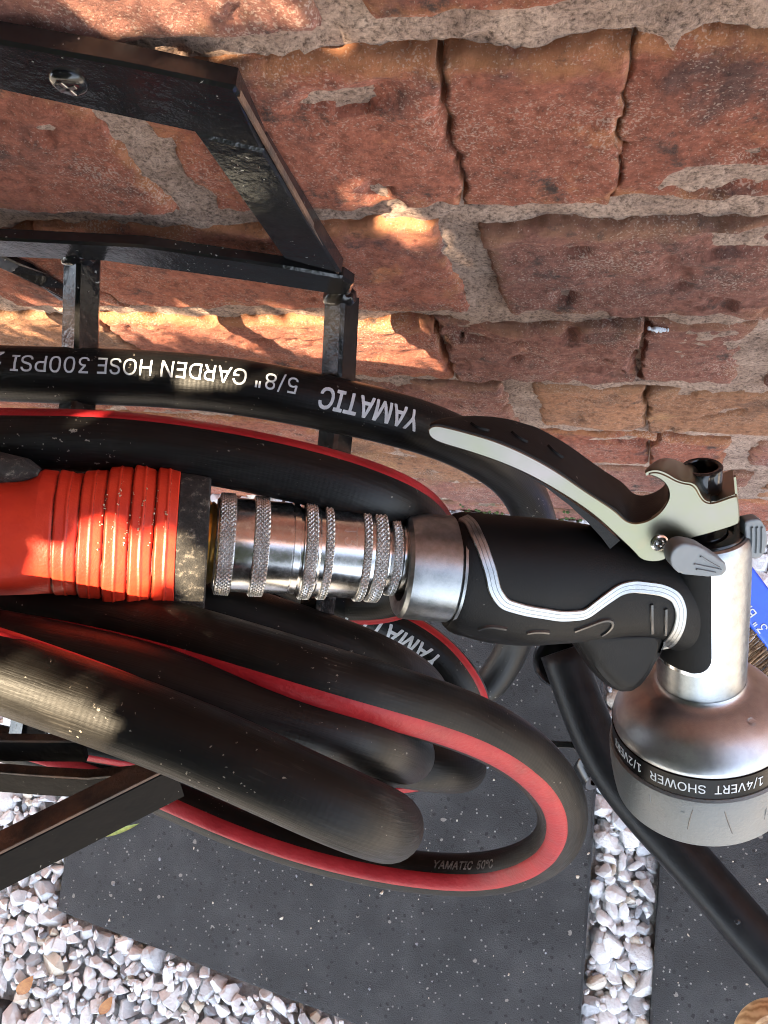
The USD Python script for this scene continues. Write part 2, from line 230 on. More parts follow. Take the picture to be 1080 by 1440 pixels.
GRIP_RED = mk('red_grip', {
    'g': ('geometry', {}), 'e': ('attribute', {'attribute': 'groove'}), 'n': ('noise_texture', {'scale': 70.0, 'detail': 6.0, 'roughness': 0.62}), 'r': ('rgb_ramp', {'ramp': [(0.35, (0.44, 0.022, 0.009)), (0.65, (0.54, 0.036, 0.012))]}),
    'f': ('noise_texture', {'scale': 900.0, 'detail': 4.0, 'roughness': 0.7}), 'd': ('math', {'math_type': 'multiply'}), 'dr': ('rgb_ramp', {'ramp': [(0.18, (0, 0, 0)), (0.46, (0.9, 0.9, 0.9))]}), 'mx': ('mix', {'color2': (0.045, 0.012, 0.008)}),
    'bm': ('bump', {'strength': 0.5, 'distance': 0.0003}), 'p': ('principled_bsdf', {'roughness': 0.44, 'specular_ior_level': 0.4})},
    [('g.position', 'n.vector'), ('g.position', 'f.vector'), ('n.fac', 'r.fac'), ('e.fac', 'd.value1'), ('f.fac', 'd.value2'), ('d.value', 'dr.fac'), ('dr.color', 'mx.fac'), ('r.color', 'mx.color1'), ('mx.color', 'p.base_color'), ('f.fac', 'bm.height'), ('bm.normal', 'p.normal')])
CUFF = mk('worn_cuff', {
    'g': ('geometry', {}), 'n': ('noise_texture', {'scale': 330.0, 'detail': 8.0, 'roughness': 0.78}),
    'r': ('rgb_ramp', {'ramp': [(0.40, (0.008, 0.0075, 0.007)), (0.54, (0.022, 0.020, 0.018)), (0.66, (0.17, 0.15, 0.125))]}),
    'bm': ('bump', {'strength': 1.0, 'distance': 0.0012}), 'p': ('principled_bsdf', {'roughness': 0.75})},
    [('g.position', 'n.vector'), ('n.fac', 'r.fac'), ('r.color', 'p.base_color'), ('n.fac', 'bm.height'), ('bm.normal', 'p.normal')])
GRIT = noisy('grit', (0.35, 0.28, 0.18), (0.55, 0.48, 0.36), scale=400, rough=0.9)
BRASS = noisy('brass', (0.62, 0.42, 0.14), (0.78, 0.56, 0.22), scale=120, rough=0.22, metallic=1.0)
STEEL = noisy('stainless_steel', (0.50, 0.495, 0.49), (0.58, 0.575, 0.57), scale=200, rough=0.16, rough2=0.26, metallic=1.0)
KNURL = noisy('knurled_steel', (0.42, 0.415, 0.405), (0.54, 0.535, 0.525), scale=300, rough=0.28, metallic=1.0)
SATIN = noisy('satin_silver', (0.24, 0.25, 0.255), (0.30, 0.31, 0.315), scale=240, rough=0.30, rough2=0.38, metallic=1.0, bump_scale=2500, bump=0.00006)
DOME = noisy('satin_dome', (0.30, 0.305, 0.315), (0.36, 0.365, 0.375), scale=120, rough=0.33, rough2=0.38, metallic=1.0, bump_scale=2500, bump=0.00008)
ZINC = mk('zinc_plate', {
    'g': ('geometry', {}), 'n': ('noise_texture', {'scale': 24.0, 'detail': 4.0, 'roughness': 0.55}),
    'r': ('rgb_ramp', {'ramp': [(0.28, (0.17, 0.145, 0.135)), (0.42, (0.145, 0.135, 0.11)), (0.55, (0.14, 0.137, 0.092)), (0.66, (0.175, 0.14, 0.092)), (0.76, (0.175, 0.125, 0.092))]}),
    'f': ('noise_texture', {'scale': 1500.0, 'detail': 2.0}), 'bm': ('bump', {'strength': 0.3, 'distance': 0.00004}),
    'p': ('principled_bsdf', {'metallic': 1.0, 'roughness': 0.30})},
    [('g.position', 'n.vector'), ('g.position', 'f.vector'), ('n.fac', 'r.fac'), ('r.color', 'p.base_color'), ('f.fac', 'bm.height'), ('bm.normal', 'p.normal')])
BAND = noisy('band_black', (0.003, 0.003, 0.0033), (0.0045, 0.0045, 0.005), scale=60, rough=0.30, spec=0.10)
RIB = noisy('moulded_rib', (0.018, 0.018, 0.019), (0.028, 0.028, 0.028), scale=100, rough=0.28)
SOFT_BLACK = dusty('soft_black_grip', (0.003, 0.003, 0.0033), (0.0048, 0.0048, 0.0048), (0.12, 0.11, 0.10), spec=0.15, speck_scale=420, speck_at=0.78, rough=0.48, rough2=0.60, bump_scale=1500, bump=0.00015)
GLOSS_BLACK = noisy('gloss_black', (0.004, 0.004, 0.0045), (0.006, 0.006, 0.0065), scale=60, rough=0.16, spec=0.4)
SATIN_BLACK = noisy('satin_black_tube', (0.005, 0.005, 0.0055), (0.008, 0.008, 0.008), scale=50, spec=0.12, rough=0.26, rough2=0.42, bump_scale=900, bump=0.0002)
GREY = noisy('grey_plastic', (0.115, 0.13, 0.14), (0.14, 0.155, 0.165), scale=80, rough=0.42, rough2=0.5)
GREY_RING = noisy('grey_ring', (0.095, 0.105, 0.108), (0.12, 0.13, 0.13), scale=60, rough=0.38, rough2=0.55, bump_scale=800, bump=0.0002)
BLUE = noisy('blue_plastic', (0.006, 0.065, 0.52), (0.009, 0.085, 0.60), scale=50, rough=0.25)
BRISTLE = noisy('bristle', (0.10, 0.055, 0.03), (0.36, 0.24, 0.14), scale=260, rough=0.6)
WOOD = mk('wood', {'g': ('geometry', {}), 'w': ('wave_texture', {'scale': 60.0, 'distortion': 6.0, 'detail': 4.0, 'detail_scale': 2.0, 'wave_type': 'rings'}),
                   'r': ('rgb_ramp', {'ramp': [(0.0, (0.30, 0.17, 0.07)), (0.6, (0.48, 0.31, 0.15)), (1.0, (0.56, 0.38, 0.2))]}), 'p': ('principled_bsdf', {'roughness': 0.6})},
          [('g.position', 'w.vector'), ('w.fac', 'r.fac'), ('r.color', 'p.base_color')])
LEAF = mk('leaf', {'oi': ('geometry', {}), 'n': ('noise_texture', {'scale': 12.0}), 'r': ('rgb_ramp', {'ramp': [(0.35, (0.02, 0.05, 0.012)), (0.65, (0.06, 0.11, 0.03))]}),
                   'd': ('principled_bsdf', {'roughness': 0.45}), 't': ('translucent_bsdf', {'color': (0.06, 0.12, 0.02)}), 'mx': ('mix_closure', {'fac': 0.25})},
          [('oi.position', 'n.vector'), ('n.fac', 'r.fac'), ('r.color', 'd.base_color'), ('d.BSDF', 'mx.closure1'), ('t.BSDF', 'mx.closure2')], surface='mx.closure')
YELLOW_LEAF = noisy('yellow_leaf', (0.16, 0.22, 0.05), (0.40, 0.42, 0.10), scale=200, rough=0.6)
BROWN_LEAF = noisy('brown_leaf', (0.28, 0.10, 0.03), (0.42, 0.19, 0.06), scale=200, rough=0.7)
BARK = noisy('bark', (0.05, 0.04, 0.03), (0.12, 0.09, 0.07), scale=80, rough=0.9, bump_scale=200, bump=0.004)
PAINT_SPOT = noisy('pale_paint', (0.45, 0.50, 0.58), (0.62, 0.66, 0.72), scale=300, rough=0.7)
WATER = mk('water_drop', {'p': ('principled_bsdf', {'transmission_weight': 1.0, 'roughness': 0.02, 'ior': 1.33, 'base_color': (0.96, 0.98, 1.0)})}, [])

# ------------------------------------------------------------------ shapes
def box_mesh(x0, x1, y0, y1, z0, z1):
    m = trimesh.creation.box([x1 - x0, y1 - y0, z1 - z0]); m.apply_translation([(x0 + x1) / 2, (y0 + y1) / 2, (z0 + z1) / 2]); return m
def frame_from(zaxis, xhint):
    z = unit(zaxis); x = np.asarray(xhint, float); x = unit(x - z * (x @ z)); y = np.cross(z, x)
    T = np.eye(4); T[:3, 0], T[:3, 1], T[:3, 2] = x, y, z; return T
def lathe(profile, origin, axis, xhint=(0.3, 0.2, 1.0), n=72):
    "profile: (radius, distance along axis) pairs"
    p = np.array(profile, float); a = np.linspace(0, 2 * np.pi, n, endpoint=False)
    v = np.stack([p[:, 0, None] * np.cos(a), p[:, 0, None] * np.sin(a), np.repeat(p[:, 1, None], n, 1)], -1).reshape(-1, 3)
    k = len(p); i, j = np.meshgrid(np.arange(k - 1), np.arange(n), indexing='ij')
    q = np.stack([i * n + j, i * n + (j + 1) % n, (i + 1) * n + (j + 1) % n, (i + 1) * n + j], -1).reshape(-1, 4)
    T = frame_from(axis, xhint); T[:3, 3] = origin
    m = trimesh.Trimesh(v, np.vstack([q[:, [0, 1, 2]], q[:, [0, 2, 3]]]), process=False); m.apply_transform(T); return m
def smooth_curve(P, step=0.004):
    from scipy.interpolate import CubicSpline
    P = np.asarray(P, float); d = np.r_[0, np.cumsum(np.linalg.norm(np.diff(P[:, :3], axis=0), axis=1) ** 0.5)]
    cs = CubicSpline(d, P); fine = cs(np.linspace(0, d[-1], 3000))
    s = np.r_[0, np.cumsum(np.linalg.norm(np.diff(fine[:, :3], axis=0), axis=1))]
    t = np.linspace(0, s[-1], max(8, int(s[-1] / step)))
    return np.stack([np.interp(t, s, fine[:, k]) for k in range(fine.shape[1])], 1), t
class Tube:
    "a round tube along a smooth line; across its width q runs from -1 (left of travel as seen from above) to +1"
    def __init__(self, P, r, step=0.004, q=None):
        P = np.asarray(P, float); X = P if q is None else np.c_[P, q]
        C, self.s = smooth_curve(X, step); self.C = C[:, :3]; self.q = C[:, 3] if q is not None else np.zeros(len(C)); self.r = r
        T = np.gradient(self.C, axis=0); self.T = T / np.linalg.norm(T, axis=1, keepdims=True)
        N = CAM - self.C; N -= self.T * (N * self.T).sum(1, keepdims=True)
        N /= np.linalg.norm(N, axis=1, keepdims=True)
        for _ in range(30):   # keep the frame steady where the hose turns away
            M_ = N.copy(); M_[1:-1] = (N[:-2] + N[2:] + N[1:-1]) / 3; M_ -= self.T * (M_ * self.T).sum(1, keepdims=True); N = M_ / np.linalg.norm(M_, axis=1, keepdims=True)
        self.N, self.B = N, np.cross(N, self.T) * -1.0
    def frame(self, s):
        f = lambda A: np.stack([np.interp(s, self.s, A[:, k]) for k in range(3)], -1)
        return f(self.C), f(self.N), f(self.B)
    def surface(self, s, phi, r):
        C, N, B = self.frame(s); return C + r[..., None] * (np.cos(phi)[..., None] * N + np.sin(phi)[..., None] * B)
    def mesh(self, sides=28, r=None):
        r = r or self.r; a = np.linspace(0, 2 * np.pi, sides, endpoint=False); n = len(self.C)
        wob = 1 + 0.012 * (meshkit.noise(np.c_[self.s * 40, self.C[:, :2] * 3]) - 0.5)
        v = (self.C[:, None] + (r * wob)[:, None, None] * (np.cos(a)[None, :, None] * self.N[:, None] + np.sin(a)[None, :, None] * self.B[:, None])).reshape(-1, 3)
        i, j = np.meshgrid(np.arange(n - 1), np.arange(sides), indexing='ij')
        q = np.stack([i * sides + j, i * sides + (j + 1) % sides, (i + 1) * sides + (j + 1) % sides, (i + 1) * sides + j], -1).reshape(-1, 4)
        v = np.vstack([v, self.C[:1], self.C[-1:]]); c0, c1 = len(v) - 2, len(v) - 1
        j = np.arange(sides); caps = np.vstack([np.stack([np.full(sides, c0), (j + 1) % sides, j], 1), np.stack([np.full(sides, c1), (n - 1) * sides + j, (n - 1) * sides + (j + 1) % sides], 1)])
        m = trimesh.Trimesh(v, np.vstack([q[:, [0, 1, 2]], q[:, [0, 2, 3]], caps]), process=False)
        if m.volume < 0: m.invert()
        return m
    def uv(self, sides=28):
        "length and girth in centimetres, without a seam"
        a = np.linspace(0, 2 * np.pi, sides, endpoint=False); w = np.abs((a + np.pi / 2) % (2 * np.pi) - np.pi) * self.r * 100
        g = np.stack([np.repeat(self.s[:, None] * 100, sides, 1), np.repeat(w[None], len(self.s), 0)], -1).reshape(-1, 2); return np.vstack([g, g[:1], g[-1:]])
    def stripe(self, half=0.46, lift=0.00035, k=9):
        aq = np.abs(self.q); phi0 = np.sign(self.q) * (np.arcsin(np.minimum(aq, 1)) + np.maximum(aq - 1, 0)); w = np.linspace(-1, 1, k)
        lift_ = lift * (1 - np.abs(w) ** 6) - 0.0003 * np.abs(w) ** 6
        phi = phi0[:, None] + w[None] * half
        S = np.repeat(self.s[:, None], k, 1); v = self.surface(S, phi, self.r + np.repeat(lift_[None], len(self.s), 0)).reshape(-1, 3)
        n = len(self.s); i, j = np.meshgrid(np.arange(n - 1), np.arange(k - 1), indexing='ij')
        q = np.stack([i * k + j, i * k + j + 1, (i + 1) * k + j + 1, (i + 1) * k + j], -1).reshape(-1, 4)
        f = np.vstack([q[:, [0, 1, 2]], q[:, [0, 2, 3]]])
        m = trimesh.Trimesh(v, f, process=False)
        mid = len(f) // 4
        if (m.face_normals[mid] @ (m.triangles_center[mid] - self.C[np.argmin(np.linalg.norm(self.C - m.triangles_center[mid], axis=1))])) < 0: m.invert()
        return m
    def s_at(self, px, py):
        p = project(self.C); d = (p[:, 0] - px) ** 2 + (p[:, 1] - py) ** 2; return self.s[np.argmin(d)]
    def text(self, words, start, height, q0, sense=-1, bold=False, stretch=1.0, slant=0.0, lift=0.0002):
        "lettering wrapped on the tube from arc length start; sense -1: runs against the travel, feet towards the left of travel"
        m = meshkit.text_mesh(words, height, 0.0003, bold); m = m.subdivide_to_size(0.0016, max_iter=14)
        v = m.vertices.copy(); x = (v[:, 0] + slant * v[:, 1]) * stretch; y = v[:, 1] - height / 2
        s = start + sense * x; phi = math.asin(q0) - sense * y / self.r
        w = self.surface(s, phi, self.r + lift + v[:, 2] * 0.5 - 0.0001)
        out = trimesh.Trimesh(w, m.faces, process=False)
        return out, x.max()
def sweep_rect(P, side, up, w, t):
    "a bar along points P, width w along side, thickness t along up (constant directions made square to the path)"
    P = np.asarray(P, float)
    if len(P) == 2: P = np.array([P[0], P.mean(0), P[1]])
    T = np.gradient(P, axis=0); T /= np.linalg.norm(T, axis=1, keepdims=True)
    A = np.asarray(side, float)[None] - T * (T @ np.asarray(side, float))[:, None]; A /= np.linalg.norm(A, axis=1, keepdims=True)
    Bv = np.cross(T, A); Bv *= np.sign(Bv @ np.asarray(up, float))[:, None]
    c = 0.12 * min(w, t)
    sec = [(w / 2 - c, t / 2), (w / 2, t / 2 - c), (w / 2, -t / 2 + c), (w / 2 - c, -t / 2), (-w / 2 + c, -t / 2), (-w / 2, -t / 2 + c), (-w / 2, t / 2 - c), (-w / 2 + c, t / 2)]
    k = len(sec); v = np.concatenate([P[:, None] + a * A[:, None] + b * Bv[:, None] for a, b in sec], 1).reshape(-1, 3); n = len(P)
    i, j = np.meshgrid(np.arange(n - 1), np.arange(k), indexing='ij')
    q = np.stack([i * k + j, i * k + (j + 1) % k, (i + 1) * k + (j + 1) % k, (i + 1) * k + j], -1).reshape(-1, 4)
    cap = lambda o: [[o, o + a, o + a + 1] for a in range(1, k - 1)]
    f = np.vstack([q[:, [0, 1, 2]], q[:, [0, 2, 3]], cap(0), np.array(cap((n - 1) * k))[:, ::-1]])
    m = trimesh.Trimesh(v, f, process=False); trimesh.repair.fix_normals(m); return m
def plate(poly3, normal, depth, bevel=0.0009):
    "a flat plate: outline points (world, in one plane), thickness going along -normal, with a small chamfer on the near face"
    n = unit(normal); poly3 = np.asarray(poly3, float); o = poly3.mean(0); x = unit(poly3[1] - poly3[0]); x = unit(x - n * (x @ n)); y = np.cross(n, x)
    p2 = np.stack([(poly3 - o) @ x, (poly3 - o) @ y], 1); P = Polygon(p2).buffer(0)
    inner = P.buffer(-bevel)
    m = trimesh.creation.extrude_polygon(P, depth, engine='earcut'); m.apply_translation([0, 0, -depth])
    ring = P.exterior; top = np.abs(m.vertices[:, 2]) < 1e-9; inner = P.buffer(-bevel, join_style=2); cand = np.array(inner.exterior.coords)
    body = trimesh.creation.extrude_polygon(P, depth - bevel, engine='earcut'); body.apply_translation([0, 0, -depth])
    oc = np.array(P.exterior.coords)[:-1]; n_ = len(oc); ic = np.array([cand[np.argmin(((cand - q_) ** 2).sum(1))] for q_ in oc])
    cap = trimesh.creation.extrude_polygon(inner, 0.0005, engine='earcut'); cap.apply_translation([0, 0, -0.0005])
    v_ = np.vstack([np.c_[oc, np.full(n_, -bevel)], np.c_[ic, np.zeros(n_)]]); f_ = [[a, (a + 1) % n_, n_ + (a + 1) % n_] for a in range(n_)] + [[a, n_ + (a + 1) % n_, n_ + a] for a in range(n_)]
    ch = trimesh.Trimesh(v_, f_, process=False)
    if ch.face_normals[0][2] < 0: ch.invert()
    m = trimesh.util.concatenate([body, cap, ch]); T = np.eye(4); T[:3, 0], T[:3, 1], T[:3, 2], T[:3, 3] = x, y, n, o; m.apply_transform(T); return m

# ================================================================== GROUND
def to_soil(nx): pass
G = 60.0
ground = obj('ground', (np.array([[-G, -G, -0.03], [G, -G, -0.03], [G, G, -0.03], [-G, G, -0.03]]), np.array([[0, 1, 2, 3]])), GRASS, smooth=False)
tag(ground, 'bare grey yard around the house', kind='structure')

rng = np.random.default_rng(7)
def slab_outline(pts): return Polygon(np.array(pts) * KS)
SLABS = [slab_outline([(-0.4285, -0.357), (-0.005, -0.418), (-0.006, -0.085), (-0.432, -0.07)]),
         slab_outline([(0.041, -0.47), (0.46, -0.50), (0.47, -0.10), (0.043, -0.10)]),
         slab_outline([(-0.90, -0.86), (-0.458, -0.80), (-0.462, -0.437), (-0.905, -0.45)])]
SLAB_LABELS = ['dark speckled paving slab under the red striped hose loop', 'dark speckled paving slab under the leaning black pole at the right', 'dark paving slab whose corner shows at the bottom left of the gravel']
for k, P in enumerate(SLABS):
    body = P.buffer(-0.0025, join_style=2).buffer(0.0025, quad_segs=3)
    line = np.array(body.exterior.segmentize(0.012).coords)[:-1]
    # thickness built of stacked rounded layers for a worn edge
    rings = [(0.0, -0.040), (0.0, -0.003), (0.0006, -0.0012), (0.002, 0.0)]
    V = []; F_ = []
    for inset, z in rings:
        c = line.mean(0); d = c - line; d /= np.linalg.norm(d, axis=1, keepdims=True)
        jit = 0.0007 * (meshkit.fbm(np.c_[line * 90, np.full(len(line), k * 7.0)], 3) - 0.5)
        V.append(np.c_[line + d * (inset + jit)[:, None] * 1.3, np.full(len(line), z)])
    n = len(line)
    for a in range(len(rings) - 1):
        for j in range(n): F_ += [[a * n + j, a * n + (j + 1) % n, (a + 1) * n + (j + 1) % n], [a * n + j, (a + 1) * n + (j + 1) % n, (a + 1) * n + j]]
    V = np.vstack(V + [np.r_[line.mean(0), 0.0][None]]); top = (len(rings) - 1) * n
    F_ += [[top + j, top + (j + 1) % n, len(V) - 1] for j in range(n)]
    m = trimesh.Trimesh(V, F_, process=False)
    if m.face_normals[-1][2] < 0: m.invert()
    o = V.mean(0) * [1, 1, 0]
    t = obj('paving_slab', m, SLAB, smooth=35)
    tag(t, SLAB_LABELS[k], 'paving slab', 'dark paving slabs set in the gravel')

# gravel
bed = thing('gravel_bed', 'white and grey marble gravel around the dark slabs', kind='structure')
sheet = (np.array([[-1.6, -1.4, -0.016], [1.2, -1.4, -0.016], [1.2, 0.03, -0.016], [-1.6, 0.03, -0.016]]), np.array([[0, 1, 2, 3]]))
obj('gravel_base', sheet, SOIL, bed, smooth=False)
def stone(seed, round_=0.0):
    r = np.random.default_rng(seed); n = r.integers(11, 18)
    p = r.normal(size=(n, 3)); p /= np.linalg.norm(p, axis=1, keepdims=True)
    p *= (1 + 0.22 * r.normal(size=(n, 1)).clip(-1, 1)) * np.array([1.0, r.uniform(0.62, 0.95), r.uniform(0.38, 0.68)])
    h = trimesh.convex.convex_hull(p)
    if round_ > 0:
        h = h.subdivide(); h = h.subdivide() if round_ > 0.5 else h
        trimesh.smoothing.filter_laplacian(h, lamb=0.5, iterations=int(2 + round_ * 3))
    else:
        h = h.subdivide(); trimesh.smoothing.filter_laplacian(h, lamb=0.14, iterations=1)
    h.apply_scale(1.0 / np.abs(h.vertices[:, 0]).max()); return h
KINDS = [stone(100 + k, 0.0) for k in range(16)] + [stone(300 + k, 0.4) for k in range(8)]
KV = {id(k): np.array(k.vertices) for k in KINDS}; KF = {id(k): np.array(k.faces) for k in KINDS}
from shapely import prepare, contains_xy, union_all
slab_u = union_all([s.buffer(0.0015) for s in SLABS])
def scatter(x0, x1, y0, y1, n, smin, smax, grid, zoff, out):
    "dart throwing on a hash grid: stones keep a distance tied to their size"
    pts = np.c_[rng.uniform(x0, x1, n), rng.uniform(y0, y1, n)]; size = smin + (smax - smin) * rng.random(n) ** 2.2
    order = np.argsort(-size) if False else np.arange(n)
    cells = {}
    for i in order:
        x, y = pts[i]; s = size[i]; kx, ky = int(x / grid), int(y / grid); ok = True
        for a in range(kx - 1, kx + 2):
            for b in range(ky - 1, ky + 2):
                for (X, Y, S_) in cells.get((a, b), ()):
                    if (X - x) ** 2 + (Y - y) ** 2 < (0.64 * (S_ + s)) ** 2: ok = False; break
                if not ok: break
            if not ok: break
        if not ok: continue
        cells.setdefault((kx, ky), []).append((x, y, s)); out.append((x, y, zoff, s))
stones = []
scatter(-0.70, 0.30, -0.66, -0.004, 5200, 0.0080, 0.0165, 0.042, 0.0, stones)
big = list(stones); 
small = []
def fill(n, smin, smax, have, z):
    cells = {}
    g = 0.03
    for (x, y, _, s) in have: cells.setdefault((int(x // g), int(y // g)), []).append((x, y, s))
    pts = np.c_[rng.uniform(-0.70, 0.30, n), rng.uniform(-0.66, 0.0, n)]; size = rng.uniform(smin, smax, n)
    for (x, y), s in zip(pts, size):
        kx, ky = int(x // g), int(y // g)
        if any((X - x) ** 2 + (Y - y) ** 2 < (0.60 * (S_ + s)) ** 2 for a in range(kx - 1, kx + 2) for b in range(ky - 1, ky + 2) for (X, Y, S_) in cells.get((a, b), ())): continue
        cells.setdefault((kx, ky), []).append((x, y, s)); have.append((x, y, z, s))
fill(30000, 0.0050, 0.0090, stones, 0.0)
fill(40000, 0.0024, 0.0048, stones, 0.0)
under = []
scatter(-0.70, 0.30, -0.66, 0.0, 9000, 0.0050, 0.0095, 0.03, -0.008, under)
strip = []; layers = {}
for _n, _a, _b, _z in ((5000, .0075, .0125, -.001), (6000, .0050, .0075, -.001), (9000, .0028, .0048, -.001), (9000, .0040, .0070, -.006)):
    pts = np.c_[rng.uniform(-.006, .049, _n), rng.uniform(-.62, -.002, _n)]; sz = rng.uniform(_a, _b, _n); cells = layers.setdefault(_z, {})
    for (x_, y_), s_ in zip(pts, sz):
        kx, ky = int(x_ // .02), int(y_ // .02)
        if any((X - x_) ** 2 + (Y - y_) ** 2 < (0.60 * (S_ + s_)) ** 2 for a in range(kx - 1, kx + 2) for b in range(ky - 1, ky + 2) for (X, Y, S_) in cells.get((a, b), ())): continue
        cells.setdefault((kx, ky), []).append((x_, y_, s_)); strip.append((x_, y_, _z, s_))
stones = [s for s in stones + under if not (-.004 < s[0] < .047)] + strip
sx = np.array(stones)
inside = contains_xy(slab_u, sx[:, 0], sx[:, 1])
edge_d = np.array([slab_u.distance(Point(a, b)) for a, b in sx[:, :2]])
in_strip = (sx[:, 0] > -.0046) & (sx[:, 0] < .048)
keep = (~inside) & (edge_d > sx[:, 3] * np.where(in_strip, 0.30, 0.5))
sx = sx[keep]
# in the narrow strip between two slabs the gravel lies lower and rounder
def stone_mesh(row, k):
    r = np.random.default_rng(9000 + k); x, y, z, s = row
    strip = -0.0046 < x < 0.048
    kind = KINDS[r.integers(16, 24)] if (r.random() < (0.6 if strip else 0.12)) else KINDS[r.integers(0, 16)]
    T = trimesh.transformations.euler_matrix(r.normal() * 0.26, r.normal() * 0.26, r.uniform(0, 6.28))[:3, :3]
    v = (KV[id(kind)] * (s * 1.08)) @ T.T; low = -0.005 if strip else -0.002
    v = v + [x, y, z + low - v[:, 2].max() * 0.5 + (r.random() - 0.5) * 0.004]
    return trimesh.Trimesh(v, KF[id(kind)], process=False)
def stone_material(k):
    r = np.random.default_rng(5000 + k); return int(r.choice(6, p=[0.36, 0.28, 0.20, 0.06, 0.03, 0.07]))
pp = project(np.c_[sx[:, :2], np.zeros(len(sx))])
def seen(px, py):
    in_frame = (px > -12) & (px < 1092) & (py > -12) & (py < 1452)
    reg = [Polygon([(0, 1440), (0, 1100), (230, 1100), (85, 1210), (75, 1290), (510, 1440)]), Polygon([(812, 1440), (850, 1080), (880, 940), (935, 900), (925, 1250), (918, 1440)]),
           Polygon([(640, 760), (640, 705), (860, 735), (800, 770)]), Polygon([(1040, 690), (1080, 690), (1080, 860), (1040, 840)]), Polygon([(0, 1080), (190, 1080), (100, 1180), (0, 1200)])]
    return in_frame & np.array([any(P.contains(Point(a, b)) for P in reg) for a, b in zip(px, py)])
vis = seen(pp[:, 0], pp[:, 1]) & (sx[:, 2] > -0.005)
rank = np.argsort(-(sx[:, 3] * vis)); chosen = [i for i in rank[:296] if vis[i]]
chosen_set = set(int(i) for i in chosen)
for i in chosen: obj('stone', stone_mesh(sx[i], int(i)), STONES[stone_material(int(i))], bed, smooth=24)
rest = {k: [] for k in range(6)}
for i in range(len(sx)):
    if i in chosen_set: continue
    rest[stone_material(i)].append(stone_mesh(sx[i], i))
for k, ms in rest.items():
    if ms: tag(obj('loose_gravel', trimesh.util.concatenate(ms), STONES[k], bed, smooth=False), kind='stuff')

cr = np.random.default_rng(44)
for k, P in enumerate(SLABS[:2]):
    b = P.bounds; ms = [[], []]
    for _ in range(260):
        x_, y_ = cr.uniform(b[0], b[2]), cr.uniform(b[1], b[3])
        if not P.contains(Point(x_, y_)): continue
        m = KINDS[cr.integers(0, 16)].copy(); r_ = .0005 + .0016 * cr.random() ** 3; m.apply_scale(r_); m.apply_transform(trimesh.transformations.euler_matrix(cr.normal() * .3, cr.normal() * .3, cr.uniform(0, 6.28))); m.apply_translation([x_, y_, r_ * .05]); ms[int(cr.random() < .35)].append(m)
    for q_, mt in zip(ms, (STONES[3], STONES[4])): tag(obj('bedded_chips', trimesh.util.concatenate(q_), mt, '/World/paving_slab' + ('' if k == 0 else '_001'), smooth=False), kind='stuff')

# ================================================================== BRICK WALL
wall = thing('brick_wall', 'weathered red brick wall with pale rough mortar behind the hose hanger', 'wall')
Z0 = 0.5589 * KS                      # the joint at the top of the picture; courses are 75 mm
PITCH = 0.075 * KS
cuts = {  # course number from the joint Z0 downwards: brick ends (x, before scaling) and mortar widths
    0: [(-0.36, .01), (-0.1265, .0125), (-0.0455, .0012), (-0.0068, .0003), (0.098, .011), (0.32, .011)],
    1: [(-0.30, .010), (-0.190, .002), (-0.0507, .012), (0.172, .011), (0.38, .011)],
    2: [(-0.42, .01), (-0.215, .0025), (-0.0745, .003), (0.0015, .003), (0.046, .013), (0.27, .011)],
    3: [(-0.28, .01), (-0.16, .003), (-0.0485, .012), (0.0075, .002), (0.15, .011)],
    4: [(-0.40, .011), (-0.17, .011), (-0.062, .002), (0.0135, .0025), (0.056, .013), (0.27, .011)],
    5: [(-0.29, .01), (-0.04, .003), (0.075, .011), (0.30, .011)], 6: [(-0.40, .01), (-0.16, .01), (0.03, .004), (0.25, .01)], 7: [(-0.29, .01), (0.08, .01)],
    -1: [(-0.28, .01), (-0.06, .011), (0.165, .011)], -2: [(-0.39, .01), (-0.165, .011), (0.06, .011), (0.285, .01)], -3: [(-0.28, .01), (-0.05, .01), (0.17, .01)]}
tone = {0: ['red', 'red', 'red', 'red', 'red', 'red', 'red'], 1: ['red', 'red', 'red', 'dark', 'red', 'red'], 2: ['ochre', 'ochre', 'red', 'dark', 'dark', 'dark', 'red'], 3: ['red', 'red', 'dark', 'ochre', 'ochre', 'red'],  # course two ochre: sandy bricks, with some gold of the sun patch in their colour
        4: ['ochre', 'red', 'ochre', 'red', 'red', 'dark', 'ochre'], 5: ['red', 'ochre', 'dark', 'ochre', 'red'], 6: ['dark', 'red', 'dark', 'red', 'dark'], 7: ['red', 'dark', 'red']}
cuts = {k: [(a * KS, b * (KS if b > .005 else 1)) for a, b in v] for k, v in cuts.items()}
X0, X1 = -0.72, 0.53
proud = {(0, 3): -0.0012, (0, 4): 0.0016, (0, 2): -0.0006, (2, 3): -0.001, (2, 4): 0.001, (1, 3): -0.0010}
